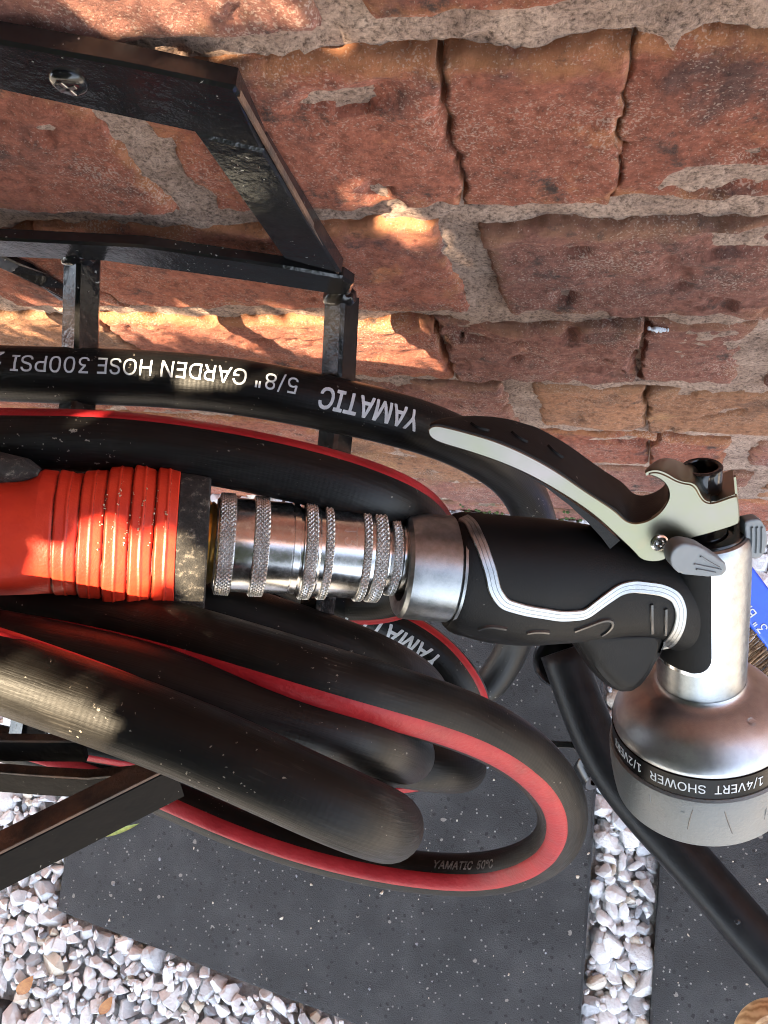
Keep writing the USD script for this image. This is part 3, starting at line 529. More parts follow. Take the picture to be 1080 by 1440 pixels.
def brick_mesh(x0, x1, z0, z1, seed, y_face, chip, strata, cut_l, cut_r):
    y_face = y_face - 0.0014
    w, h = x1 - x0, z1 - z0; nx, nz = max(10, int(w / 0.0018)), max(10, int(h / 0.0018))
    u = np.linspace(0, 1, nx + 1); v = np.linspace(0, 1, nz + 1)
    u = 0.5 - 0.5 * np.cos(np.pi * u) if nx < 24 else u
    u = np.r_[0, .00025 / w, u[1:-1], 1 - .00025 / w, 1]; v = np.r_[0, .00025 / h, v[1:-1], 1 - .00025 / h, 1]; nx, nz = len(u) - 1, len(v) - 1
    U, V = np.meshgrid(u, v, indexing='ij'); X = x0 + U * w; Z = z0 + V * h
    P = np.stack([X, Z, np.full_like(X, seed * 3.7)], -1)
    # ragged outline
    near = lambda d, wd: np.exp(-(d / wd) ** 2)
    dl, dr, db, dt = X - x0, x1 - X, Z - z0, z1 - Z
    jit = lambda sc, sd, amp: amp * (meshkit.fbm(P * sc, 3, sd) - 0.5)
    Q = np.stack([np.zeros_like(X), Z, np.full_like(X, 0.3)], -1)      # broken edges fit each other
    wander = 0.008 * (meshkit.fbm(Q * 30 + 5, 2, 41) - 0.5) + 0.0050 * (meshkit.fbm(Q * 170, 5, 43) - 0.5)
    X = X + wander * ((near(dl, .02) if cut_l else 0) + (near(dr, .02) if cut_r else 0))
    X = X + jit(70, 1, 0.0055) * (near(dl, .006) * (1 if not cut_l else .12) + near(dr, .006) * (1 if not cut_r else .12)) + jit(28, 3, 0.006) * (near(dl, .012) * (not cut_l) + near(dr, .012) * (not cut_r)) * .6
    Z = Z + jit(70, 2, 0.0050) * (near(db, .006) + near(dt, .006)) + jit(25, 5, 0.0055) * (near(db, .010) + near(dt, .010))
    X = X + jit(330, 51, 0.0024) * (near(dl, .005) * (not cut_l) + near(dr, .005) * (not cut_r)); Z = Z + jit(330, 53, 0.0024) * (near(db, .005) + near(dt, .005))
    d = np.minimum(np.minimum(dl * (9 if cut_l else 1), dr * (9 if cut_r else 1)), np.minimum(db, dt)); d = d + 0.0022 * (meshkit.fbm(P * 120, 3, 9) - 0.5)
    edge = np.clip(1 - d / (0.0030 * chip), 0, 1)
    Y = y_face + 0.0032 * edge ** 2.0
    Y = Y + 0.0040 * (meshkit.fbm(P * 38, 4, 11) - 0.5) + 0.0026 * (meshkit.fbm(P * 150, 4, 13) - 0.5)
    Y = Y + strata * 0.0035 * (meshkit.fbm(np.stack([X * 22, Z * 190, P[..., 2]], -1), 3, 17) - 0.5)
    pit = np.clip(meshkit.fbm(P * 75, 3, 21) - 0.66, 0, 1); Y = Y + 0.022 * pit
    chipn = np.clip(meshkit.fbm(P * 26, 3, 31) - 0.60, 0, 1); Y = Y + 0.03 * chipn * (d < 0.02)
    border = (U == 0) | (U == 1) | (V == 0) | (V == 1); Y = np.where(border, np.maximum(Y, y_face + 0.016), Y)
    vert = np.stack([X, Y, Z], -1).reshape(-1, 3); n2 = nz + 1
    i, j = np.meshgrid(np.arange(nx), np.arange(nz), indexing='ij')
    q = np.stack([i * n2 + j, (i + 1) * n2 + j, (i + 1) * n2 + j + 1, i * n2 + j + 1], -1).reshape(-1, 4)
    e = np.clip(1 - np.maximum(d, 0) / 0.014, 0, 1) * 0.8 + 0.35 * (dt < 0.016) * np.clip(1 - dt / 0.016, 0, 1)
    return (vert, np.vstack([q[:, [0, 1, 2]], q[:, [0, 2, 3]]])), e.reshape(-1)
seed = 0
perps = []
for c in range(-3, 8):
    zt, zb = Z0 - PITCH * c, Z0 - PITCH * (c + 1)
    xs = [(X0, 0)] + cuts[c] + [(X1, 0)]
    for (xx_, wd) in cuts[c]: perps.append((xx_, zb, zt, wd))
    for k in range(len(xs) - 1):
        a, b = xs[k][0] + xs[k][1] / 2, xs[k + 1][0] - xs[k + 1][1] / 2
        seed += 1; tn = tone.get(c, ['red', 'dark', 'red', 'ochre', 'red', 'red', 'red']); tn = tn[min(k, len(tn) - 1)]
        jt = {0: 0.0068, 1: 0.0062, 2: 0.006, 3: 0.005}.get(c, 0.0055); jb = {0: 0.0062, 1: 0.006, 2: 0.005}.get(c, 0.0045)
        yf = proud.get((c, k), 0.0) + 0.0016 * (np.random.default_rng(seed).random() - 0.5)
        (mv, mf), e = brick_mesh(a, b, zb + jb, zt - jt, seed, yf, 1.0 + 0.5 * (c > 1), 0.25 if c < 2 else 1.0, xs[k][1] < 0.005, xs[k + 1][1] < 0.005)
        m = usdkit.mesh(stage, path_for('brick', wall), (mv, mf), BRICKS[tn], smooth=True)
        UsdGeom.PrimvarsAPI(m).CreatePrimvar('edge', Sdf.ValueTypeNames.FloatArray, 'vertex').Set(Vt.FloatArray.FromNumpy(e.astype(np.float32)))
# mortar: a rough sheet that fills the joints, set back a little and uneven
gx = np.arange(X0 - 0.002, X1 + 0.002, 0.0020); gz = np.arange(-0.045, Z0 + 3 * PITCH, 0.0018)
GX, GZ = np.meshgrid(gx, gz, indexing='ij'); P = np.stack([GX, GZ, np.full_like(GX, 2.0)], -1)
GY = 0.0016 + 0.0036 * (meshkit.fbm(P * 40, 4, 3) - 0.5) + 0.0026 * (meshkit.fbm(P * 260, 3, 5) - 0.5)
for (xx_, zb, zt, wd) in perps:   # narrow cracks between broken bricks are deep and empty
    if wd < 0.005: GY = GY + (0.006 if wd > .001 else 0.002) * np.exp(-((GX - xx_) / 0.008) ** 2) * ((GZ > zb + 0.004) & (GZ < zt - 0.004))
n2 = len(gz); i, j = np.meshgrid(np.arange(len(gx) - 1), np.arange(n2 - 1), indexing='ij')
q = np.stack([i * n2 + j, (i + 1) * n2 + j, (i + 1) * n2 + j + 1, i * n2 + j + 1], -1).reshape(-1, 4)
obj('mortar', (np.stack([GX, GY, GZ], -1).reshape(-1, 3), np.vstack([q[:, [0, 1, 2]], q[:, [0, 2, 3]]])), MORTAR, wall, smooth=True)
zt = Z0 + 3 * PITCH
for x0, x1, z0, z1 in ((-3.2, X0, -0.03, zt), (X1, 3.0, -0.03, zt), (-3.2, 3.0, zt, 2.6)):
    obj('plain_wall', box_mesh(x0, x1, 0.0, 0.22, z0, z1), FAR_BRICK, wall, smooth=False)
for (px, py, rx, rz) in ((868, 461, .0048, .0022), (925, 462, .0034, .0016)):
    c = on_y(px, py, 0.0); pr = np.random.default_rng(int(px)); ms = []
    for _ in range(26):
        b = trimesh.creation.icosphere(1, 1.0); b.vertices *= [rx * pr.uniform(.12, .34), .0009, rz * pr.uniform(.15, .45)]; b.apply_translation([c[0] + pr.normal() * rx * .45, -.0004, c[2] + pr.normal() * rz * .42]); ms.append(b)
    obj('paint_spot', trimesh.util.concatenate(ms), PAINT_SPOT, wall, smooth=True)
clean_later = []

# ================================================================== HOSE HANGER
HY = -0.010
hanger = thing('hose_hanger', 'black painted iron hose hanger screwed to the brick wall', 'hose hanger')
def wp(pts, y=HY): return [on_y(a, b, y) for a, b in pts]
nrm = np.array([0, -1.0, 0])
obj('top_bar', plate(wp([(-420, -2), (-200, 25), (0, 60), (170, 90), (331, 124), (371, 212), (272, 187), (120, 154), (0, 128), (-200, 96), (-420, 66)]), nrm, 0.0055), STEEL_BLACK, hanger, smooth=False)
sidebar = obj('side_bar', plate(wp([(273, 188.5), (371.5, 213.5), (480, 386), (398, 364)], HY - 0.0004), nrm, 0.006), STEEL_BLACK, hanger, smooth=False)
obj('bottom_bar', plate(wp([(-420, 318), (-200, 326), (0, 337), (200, 347), (398, 376), (482, 391), (497, 401), (492, 416), (460, 413), (350, 396), (150, 368), (0, 362), (-200, 352), (-420, 346)], HY - 0.0012), nrm, 0.0042), STEEL_BLACK, hanger, smooth=False)
# bare brown edge on the right side of the upright
e0, e1 = on_y(335, 126, HY + 0.002), on_y(478, 384, HY + 0.002)
obj('bare_edge', sweep_rect([e0 + [0.0003, -.001, 0], e1 + [0.0003, -.001, 0]], (0, 1, 0), (1, 0, 0), 0.0020, 0.0008), RUST, hanger, smooth=False)
# cross-head screw
sc = on_y(97, 115, HY)
scr = obj('screw', lathe([(0.0, -0.0014), (0.0030, -0.0012), (0.0044, -0.0004), (0.0048, 0.0004), (0.0048, 0.002)], sc + [0, -0.0006, 0], (0, 1, 0), n=32), GLOSS_BLACK, hanger, smooth=35)
for ang in (0.2, 0.2 + math.pi / 2):
    dx, dz = math.cos(ang) * 0.0026, math.sin(ang) * 0.0026
    obj('slot', sweep_rect([sc + [-dx, -0.00205, -dz], sc + [dx, -0.00205, dz]], (-math.sin(ang), 0, math.cos(ang)), (0, -1, 0), 0.0011, 0.0003), STEEL, scr, smooth=False)
rod_base = [on_y(481, 418, -0.008), on_y(116, 362, -0.008)]
rod_base.append(rod_base[1] + (rod_base[1] - rod_base[0]) * [1.0, 0, 0.1]); rod_base.append(rod_base[2] + [-0.08, 0, -0.03])
for b in rod_base:
    b = b.copy(); e = np.array([b[0], -0.190, b[2] - 0.015])
    bend = [b, b + [0, -.025, -.006], b + [0, -.05, -.012], np.array([b[0], -.12, b[2] - .015]), e]
    obj('rod', sweep_rect(bend, (1, 0, 0.45), (-0.45, 0, 1), 0.0105, 0.0105), STEEL_BLACK, hanger, smooth=False)
    if b[0] > -0.2: obj('upright', sweep_rect([e + [0, .004, 0], e + [-.004, .004, .03], e + [-.010, .006, .062]], (1, 0, 0), (0, 1, 0), 0.0085, 0.0085), STEEL_BLACK, hanger, smooth=False)
    wb = trimesh.creation.icosphere(3, 0.0058); wb.vertices *= [1.1, 0.8, 1.0]; wb.vertices += 0.0018 * (meshkit.noise(wb.vertices * 400)[:, None] - 0.5); wb.apply_translation(b + [0, -0.001, 0.0025])
    obj('weld', wb, STEEL_BLACK, hanger, smooth=True)
obj('scroll', sweep_rect([on_y(-40, 345, -0.004), on_y(20, 372, -0.004), on_y(60, 392, -0.004), on_y(92, 414, -0.004)], (0, 0.2, 1), (0, -1, 0), 0.0060, 0.005), STEEL_BLACK, hanger, smooth=False)
# the raised lip at the front of the hanger
def lip(name, P, wide, thick, w, t, mat_w, mat_t):
    "bar whose near edge runs along P; wide and thick are camera-side directions of its two faces in view"
    P = np.array([at(*p) for p in P]); wide, thick = unit(camvec(*wide)), unit(camvec(*thick))
    T = unit(P[-1] - P[0]); wide = unit(wide - T * (wide @ T)); thick = unit(thick - T * (thick @ T) - wide * (thick @ wide))
    C = P + wide * w / 2 + thick * t / 2
    p = obj(name, sweep_rect(C, wide, thick, w, t), mat_w, hanger, smooth=False)
    obj('rusty_edge', sweep_rect(P + thick * t / 2 - wide * 0.0001, thick, -wide, t * 0.97, 0.0012), mat_t, p, smooth=False)
    return p
lip('lip_end', [(-330, 1366, .238), (246, 1078, .282)], (.35, .64, .7), (-.35, -.64, .7), 0.0155, 0.0075, LIP_BLACK, RUST)
lip('lip_bar', [(-400, 1040, .30), (-200, 1066, .298), (-60, 1083, .296), (40, 1091, .294), (122, 1096, .292), (180, 1091, .291), (232, 1080, .290)], (.05, .64, .5), (0, -.35, .7), 0.0105, 0.0035, LIP_BLACK, RUST)
lip('lip_stub', [(-300, 1030, .297), (-100, 1038, .296), (0, 1043, .295), (113, 1044, .294)], (.0, .74, .5), (0, -.45, .7), 0.0095, 0.003, LIP_BLACK, RUST)

# ================================================================== GARDEN HOSE
HR = 0.0105
hose = thing('garden_hose', 'black garden hose with red stripe coiled over the hanger', 'garden hose')
def strand(pts, q=None, mat=RUBBER, stripe=True, half=0.46, r=HR):
    P = [at(a, b, d) for a, b, d in pts]
    if isinstance(q, (int, float)): q = [q] * len(pts)
    T = Tube(P, r, q=q if q is not None else [0.0] * len(pts))
    p = usdkit.mesh(stage, path_for('coil', hose), T.mesh(), mat, smooth=True, uv=T.uv()).GetPrim()
    if q is not None and stripe: obj('red_stripe', T.stripe(half), STRIPE, p, smooth=True)
    return T, p
# top strand with the long print, dropping at the right and turning back underneath
T1, p1 = strand([(-420, 545, .400), (-200, 520, .372), (0, 525, .346), (150, 530, .345), (300, 540, .346), (450, 565, .350), (560, 591, .362), (635, 617, .383), (695, 650, .405), (737, 695, .438), (758, 760, .482), (752, 830, .53), (722, 908, .565), (680, 970, .58), (600, 1005, .585), (420, 1010, .585), (150, 985, .585), (-150, 940, .57)], q=[-0.99] * 18, stripe=False)
# second strand, red stripe towards the wall
T2, p2 = strand([(-420, 625, .36), (-200, 615, .335), (0, 618, .316), (150, 622, .314), (300, 640, .314), (450, 672, .318), (540, 700, .325), (588, 728, .345), (608, 762, .385), (600, 800, .43), (560, 840, .46), (440, 850, .485), (200, 830, .50), (-100, 800, .50)], q=[-0.93] * 7 + [-0.95, -0.9, -0.9, -0.9, -0.9, -0.9, -0.9], half=0.36)
# strand under the coupler
T4, p4 = strand([(-200, 760, .345), (0, 790, .34), (180, 825, .338), (300, 853, .338), (400, 884, .343), (500, 918, .352), (575, 955, .38), (600, 978, .43), (600, 990, .48), (540, 980, .52), (350, 950, .53), (0, 900, .53)], mat=RUBBER_WORN)
# lettered strand behind the coupler
T8, p8 = strand([(120, 730, .455), (280, 765, .463), (380, 800, .47), (465, 840, .476), (545, 877, .48), (605, 912, .485), (646, 955, .49), (664, 1000, .50), (655, 1045, .51), (610, 1080, .52), (450, 1090, .53), (100, 1040, .53)], q=[-0.80] * 12, half=0.30)
# the big loop with the red stripe
F_pts = [(-420, 775, .345), (-200, 805, .332), (0, 842, .319), (150, 869, .307), (300, 908, .296), (480, 962, .293), (620, 1003, .312), (715, 1046, .332), (772, 1098, .355), (791, 1150, .388), (772, 1195, .425), (718, 1222, .455), (640, 1230, .474), (520, 1216, .487), (400, 1186, .50), (300, 1150, .51), (200, 1108, .53), (100, 1072, .545), (0, 1045, .552), (-200, 1010, .55)]
TF, pF = strand(F_pts, q=[.70, .70, .70, .70, .70, .70, .70, .62, .48, .30, -0.05, -.30, -.36, -.36, -.34, -.30, -.25, -.2, -.2, -.2], mat=RUBBER_WORN, half=0.48)
# short dark ends inside the loop
T6, p6 = strand([(-300, 850, .31), (0, 905, .292), (200, 950, .288), (400, 1010, .290), (500, 1038, .296), (552, 1054, .312), (572, 1062, .345), (562, 1060, .385), (520, 1050, .42), (400, 1022, .45), (150, 970, .46), (-100, 930, .46)])
T7, p7 = strand([(250, 990, .375), (400, 1028, .372), (520, 1060, .372), (600, 1076, .378), (640, 1080, .395), (652, 1078, .425), (640, 1072, .46), (580, 1060, .49), (400, 1020, .51), (200, 980, .52)], mat=RUBBER_WORN)
# nearest strand, sunlit at the left, turning straight down at its right end
T5, p5 = strand([(-420, 790, .276), (-200, 872, .262), (0, 944, .256), (150, 997, .255), (300, 1055, .255), (440, 1118, .257), (505, 1146, .264), (540, 1160, .280), (548, 1163, .305), (535, 1157, .345), (495, 1140, .385), (420, 1110, .42), (250, 1050, .45), (0, 965, .465), (-250, 890, .46)], q=[-.74, -.80, -.95, -1.35, -1.9] + [-2.2] * 10, mat=RUBBER_WORN, half=0.34, r=.0110)
def letters(T, parent, words, px, py, height, q0, **kw):
    mat = kw.pop('mat', PRINT)
    m, w = T.text(words, T.s_at(px, py), height, q0, **kw); obj('lettering', m, mat, parent, smooth=False); return w
letters(T1, p1, 'YAMATIC', 568, 593, 0.0078, -0.18, bold=True, stretch=0.72, slant=0.12)
letters(T1, p1, '5/8" GARDEN HOSE 300PSI', 424, 560, 0.0062, -0.38, stretch=0.895)
letters(T1, p1, '25FT', 19, 526, 0.0062, -0.50)
letters(T8, p8, 'YAMATIC', 616, 927, 0.0098, 0.42, bold=True, stretch=0.86, slant=0.12)
letters(T2, p2, '25C', 629, 712, 0.0042, 0.10, mat=PRINT_FAINT) if False else letters(T2, p2, '25C', 606, 760, 0.0048, -0.30, mat=PRINT_FAINT)
letters(TF, pF, 'YAMATIC  50°C', 612, 1228, 0.0040, 0.45, sense=-1, bold=True, slant=0.2, mat=PRINT_FAINT)

# the red grip near the hose end, with a worn black cuff and a brass fitting
axis_a = camvec(.97, .08, .20); axis_a = unit(axis_a)
GA, GB = at(-330, 735, .288), at(296, 763, .3140)
gx_ = unit(GB - GA); glen = np.linalg.norm(GB - GA)
gn = unit(CAM - (GA + GB) / 2); gn = unit(gn - gx_ * (gn @ gx_)); gb = np.cross(gn, gx_); gb = gb if (gb @ camvec(0, 1, 0)) > 0 else -gb
def grip_station(px, top, bot, thick):
    "cross-section of the grip: where its sides lie in the photograph, and its half thickness"
    d = None
    c = None
    x = px; mid = (top + bot) / 2
    # depth along the axis at this place
    k = (px - (-330)) / (296 + 330); d = .288 + (.3140 - .288) * k
    a, b = at(px + (0.17 * (mid - top)), top, d), at(px - 0.17 * (bot - mid), bot, d)
    return (a + b) / 2, np.linalg.norm(b - a) / 2, thick
def loft(stations, ns=48, power=2.3, normal=None, cap=True):
    V = []
    ang = np.linspace(0, 2 * np.pi, ns, endpoint=False)
    for c, hb, hn in stations:
        cu, su = np.cos(ang), np.sin(ang)
        ex = np.sign(cu) * np.abs(cu) ** (2 / power); ey = np.sign(su) * np.abs(su) ** (2 / power)
        V.append(c + hb * ex[:, None] * gb + hn * ey[:, None] * gn)
    n = len(V); V = np.concatenate(V); i, j = np.meshgrid(np.arange(n - 1), np.arange(ns), indexing='ij')
    q = np.stack([i * ns + j, i * ns + (j + 1) % ns, (i + 1) * ns + (j + 1) % ns, (i + 1) * ns + j], -1).reshape(-1, 4); f = np.vstack([q[:, [0, 1, 2]], q[:, [0, 2, 3]]])
    V = np.vstack([V, V[:ns].mean(0), V[-ns:].mean(0)]); a = np.arange(ns)
    f = np.vstack([f, np.stack([np.full(ns, len(V) - 2), (a + 1) % ns, a], 1), np.stack([np.full(ns, len(V) - 1), (n - 1) * ns + a, (n - 1) * ns + (a + 1) % ns], 1)])
    m = trimesh.Trimesh(V, f, process=False)
    if m.volume < 0: m.invert()
    return m
# outline of the grip, (px, top, bottom); ribs are grooves with a raised trailing edge
outline = np.array([(-330, 700, 800), (-200, 690, 812), (-60, 676, 834), (0, 674, 836), (40, 672, 835), (60, 661, 834), (85, 664, 833), (105, 668, 834), (140, 664, 842), (165, 660, 853), (190, 658, 858), (215, 661, 858), (240, 661, 859), (252, 662, 859)], float)
gpx = np.concatenate([np.linspace(-330, 60, 26), np.linspace(61.5, 250, 130)])
ribs = [82, 116, 150, 184, 217]
st = []
for x in gpx:
    top, bot = np.interp(x, outline[:, 0], outline[:, 1]), np.interp(x, outline[:, 0], outline[:, 2])
    st.append(grip_station(x, top, bot, 0.0172))
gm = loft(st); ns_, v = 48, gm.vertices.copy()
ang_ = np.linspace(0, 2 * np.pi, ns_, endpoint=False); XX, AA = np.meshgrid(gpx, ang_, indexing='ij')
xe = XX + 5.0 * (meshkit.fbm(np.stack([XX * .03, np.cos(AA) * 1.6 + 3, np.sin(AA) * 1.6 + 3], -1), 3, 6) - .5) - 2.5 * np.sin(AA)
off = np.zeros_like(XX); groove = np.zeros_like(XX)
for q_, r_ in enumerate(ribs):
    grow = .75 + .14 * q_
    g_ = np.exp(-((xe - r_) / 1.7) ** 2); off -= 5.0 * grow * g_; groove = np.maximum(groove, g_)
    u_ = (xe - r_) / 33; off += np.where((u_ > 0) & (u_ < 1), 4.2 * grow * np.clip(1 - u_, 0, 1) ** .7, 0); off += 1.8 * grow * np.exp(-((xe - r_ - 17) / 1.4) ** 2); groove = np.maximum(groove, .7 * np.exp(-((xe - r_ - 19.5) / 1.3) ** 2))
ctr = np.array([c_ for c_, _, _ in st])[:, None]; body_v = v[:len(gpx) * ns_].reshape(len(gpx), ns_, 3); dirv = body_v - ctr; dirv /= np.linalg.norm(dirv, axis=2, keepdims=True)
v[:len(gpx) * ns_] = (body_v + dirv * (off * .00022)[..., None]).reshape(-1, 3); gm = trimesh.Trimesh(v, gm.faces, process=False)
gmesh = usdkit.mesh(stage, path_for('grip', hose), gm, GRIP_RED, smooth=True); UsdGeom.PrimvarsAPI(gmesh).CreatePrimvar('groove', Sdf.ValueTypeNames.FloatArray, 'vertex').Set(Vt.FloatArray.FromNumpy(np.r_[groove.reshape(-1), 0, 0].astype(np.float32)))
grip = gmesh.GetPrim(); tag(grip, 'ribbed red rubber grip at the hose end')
st = [grip_station(x, t_, b_, th) for x, t_, b_, th in ((248, 665, 857, .0168), (251, 663, 859, .0174), (270, 664, 859, .0176), (290, 667, 856, .0176), (292.5, 670, 853, .0172))]
cm = loft(st, power=2.2); obj('cuff', cm, CUFF, hose, smooth=30)
# grit and torn burrs along the worn ribs
gr = np.random.default_rng(3); ms = []
for x0_ in (151, 167, 185, 201, 218, 234):
    for _ in range(22):
        px_, py_ = x0_ + gr.normal() * 1.0 - 4, 668 + 110 * gr.random() ** 1.5
        pos = None
        k = (px_ + 330) / 626; dd = .288 + .026 * k
        mid = 760; hb = 95
        yy_ = np.clip((py_ - mid) / hb, -0.97, 0.97); nn = 0.0176 * (1 - abs(yy_) ** 2.3) ** (1 / 2.3)
        b = trimesh.creation.icosphere(0, gr.uniform(.00012, .00026)); b.vertices *= gr.uniform(.6, 1.6, 3); b.apply_translation(at(px_ - 0.17 * (py_ - mid), py_, dd) + gn * (nn + .0003)); ms.append(b)
tag(obj('grit', trimesh.util.concatenate(ms), GRIT, grip, smooth=False), kind='stuff')
# black upper sleeve of the grip at the far left
st = [(at(px, py, d), hb, .014) for px, py, d, hb in ((-330, 686, .288, .0085), (-100, 662, .296, .0070), (0, 660, .301, .0056), (40, 664, .304, .0044), (62, 669, .307, .0016))]
obj('sleeve', loft(st), CUFF, hose, smooth=40)

# ================================================================== QUICK CONNECTOR
NPOLE = None
A0 = at(292, 763, .3123)
def U(px): return (px - 292) * 0.000243
obj('brass_fitting', lathe([(0.0, U(284)), (.0140, U(284)), (.0143, U(291)), (.0136, U(293)), (.0141, U(296)), (.0128, U(303)), (.0, U(303))], A0, axis_a), BRASS, hose, smooth=35)
con = thing('quick_connector', 'knurled stainless steel quick connector between the red grip and the nozzle', 'hose connector')
body_prof = [(0.0, U(301)), (.0150, U(301)), (.0156, U(303)), (.0160, U(330)), (.0160, U(352)), (.0158, U(372)), (.0158, U(404)), (.0154, U(404.5)), (.0154, U(406)), (.0158, U(406.5)), (.0157, U(415)), (.0146, U(416)), (.0146, U(419)), (.0162, U(420)),
             (.0162, U(440)), (.0158, U(443)), (.0158, U(448)), (.0158, U(461)), (.0157, U(463)), (.0157, U(500)), (.0157, U(514)), (.0156, U(518)), (.0155, U(537)), (.0152, U(538.5)), (.0120, U(539)), (.0118, U(545)), (.0128, U(546)), (.0132, U(560)), (.0124, U(563)), (.0124, U(580)), (.0, U(580))]
obj('barrel', lathe(body_prof, A0, axis_a, n=96), STEEL, con, smooth=25)
def knurl(px0, px1, r, name='knurled_ring'):
    a0, a1 = U(px0), U(px1); n = 900; k = max(11, int((a1 - a0) / 0.00021)); th = np.linspace(0, 2 * np.pi, n, endpoint=False); z = np.linspace(a0, a1, k)
    TH, ZZ = np.meshgrid(th, z, indexing='xy'); pitch = 0.00145
    a = (TH * r / pitch * 0.8 + (ZZ - a0) / pitch); a2 = (TH * r / pitch * 0.8 - (ZZ - a0) / pitch)
    # keep the pattern closed round the ring
    N_ = round(2 * np.pi * r / pitch * 0.8); a = TH / (2 * np.pi) * N_ + (ZZ - a0) / pitch; a2 = TH / (2 * np.pi) * N_ - (ZZ - a0) / pitch
    tri = lambda t: np.abs((t % 1.0) * 2 - 1)
    hgt = np.minimum(tri(a), tri(a2)); hgt = np.minimum(hgt, 0.62) / 0.62
    edge = np.minimum(np.arange(k), np.arange(k)[::-1])[:, None] / 1.5; edge = np.clip(edge, 0, 1)
    Rr = r - 0.00062 + 0.00062 * hgt * edge - 0.0006 * (1 - edge)
    v = np.stack([Rr * np.cos(TH), Rr * np.sin(TH), ZZ], -1).reshape(-1, 3)
    lo = np.stack([(r - .0022) * np.cos(th), (r - .0022) * np.sin(th), np.full(n, a0)], 1); hi = lo.copy(); hi[:, 2] = a1
    v = np.vstack([lo, v, hi]); kk = k + 2; i, j = np.meshgrid(np.arange(kk - 1), np.arange(n), indexing='ij')
    q = np.stack([i * n + j, i * n + (j + 1) % n, (i + 1) * n + (j + 1) % n, (i + 1) * n + j], -1).reshape(-1, 4)
    T = frame_from(axis_a, (0.3, 0.2, 1.0)); T[:3, 3] = A0
    m = trimesh.Trimesh(v, np.vstack([q[:, [0, 1, 2]], q[:, [0, 2, 3]]]), process=False); m.apply_transform(T); obj(name, m, KNURL, con, smooth=20)
for a, b, r in ((304, 327, .0174), (351, 373, .0172), (421, 439, .0172), (448, 461, .0169), (501, 514, .0167), (518, 537, .0167), (546, 560, .0140)): knurl(a, b, r)
# engraved mark
class Axis:
    pass
cn = unit(CAM - at(485, 780, .317)); cn = unit(cn - axis_a * (cn @ axis_a)); cb = np.cross(axis_a, cn); cb = cb if cb @ camvec(0, 1, 0) > 0 else -cb
mk3 = meshkit.text_mesh('T3', 0.0045, 0.0002).subdivide_to_size(0.001); v = mk3.vertices
# reads downwards in the photograph, wrapped on the barrel
ph = -0.62 + v[:, 0] / .0157; ax = U(474) + v[:, 1]
mk3.vertices = A0 + axis_a * ax[:, None] + (.01572 + v[:, 2:] * .5) * (np.cos(ph)[:, None] * cn + np.sin(ph)[:, None] * cb)
obj('engraved_mark', mk3, KNURL, con, smooth=False)

# ================================================================== SPRAY NOZZLE
noz = thing('spray_nozzle', 'black and silver spray nozzle with a lever and a round shower head', 'spray nozzle')
P0 = at(760, 810, .338); ha = camvec(.97, .08, .20); ha = unit(ha); hh = unit(camvec(.15, .875, .46)); hc = unit(np.cross(ha, hh)); hc = hc if hc @ camvec(0, 0, -1) > 0 else -hc
e2 = unit(hh - ha * (hh @ ha))
def pl(px, py, w=0.0):
    r = ray(px, py); return CAM + r * (((P0 - CAM) @ hc + w) / (r @ hc))
def revolve_h(profile, origin, n=96): return lathe(profile, origin, hh, n=n)
# handle: lofted between its upper and lower outline
stn = [(628, 738, 870, .0170), (637, 730, 878, .0180), (650, 728, 882, .0183), (690, 731, 892, .0186), (740, 735, 896, .0186), (790, 740, 893, .0184), (840, 748, 889, .0180), (880, 757, 884, .0176), (915, 768, 886, .0172), (945, 776, 905, .0168), (970, 780, 915, .0160), (985, 784, 918, .0150)]
def handle_mesh(stn, ns=64, power=2.25, grow=0.0):
    V = []; ang = np.linspace(0, 2 * np.pi, ns, endpoint=False)
    from scipy.interpolate import PchipInterpolator
    S_ = np.array(stn, float); xs_ = np.linspace(S_[0, 0], S_[-1, 0], 60); S_ = np.stack([xs_] + [PchipInterpolator(S_[:, 0], S_[:, k])(xs_) for k in (1, 2, 3)], 1)
    for x, t_, b_, th in S_:
        sl = 0.13
        a, b = pl(x + sl * 75, t_), pl(x - sl * 75, b_); c = (a + b) / 2; d = (b - a) / 2; d = d * (1 + grow / np.linalg.norm(d))
        ex = np.sign(np.cos(ang)) * np.abs(np.cos(ang)) ** (2 / power); ey = np.sign(np.sin(ang)) * np.abs(np.sin(ang)) ** (2 / power)
        V.append(c + ex[:, None] * d + ey[:, None] * hc * (th + grow))
    n = len(V); V = np.concatenate(V); i, j = np.meshgrid(np.arange(n - 1), np.arange(ns), indexing='ij')
    q = np.stack([i * ns + j, i * ns + (j + 1) % ns, (i + 1) * ns + (j + 1) % ns, (i + 1) * ns + j], -1).reshape(-1, 4); f = np.vstack([q[:, [0, 1, 2]], q[:, [0, 2, 3]]])
    V = np.vstack([V, V[:ns].mean(0), V[-ns:].mean(0)]); a = np.arange(ns)
    f = np.vstack([f, np.stack([np.full(ns, len(V) - 2), (a + 1) % ns, a], 1), np.stack([np.full(ns, len(V) - 1), (n - 1) * ns + a, (n - 1) * ns + (a + 1) % ns], 1)])
    m = trimesh.Trimesh(V, f, process=False)
    if m.volume < 0: m.invert()
    return m
hm = handle_mesh(stn); handle = obj('handle', hm, SOFT_BLACK, noz, smooth=30)
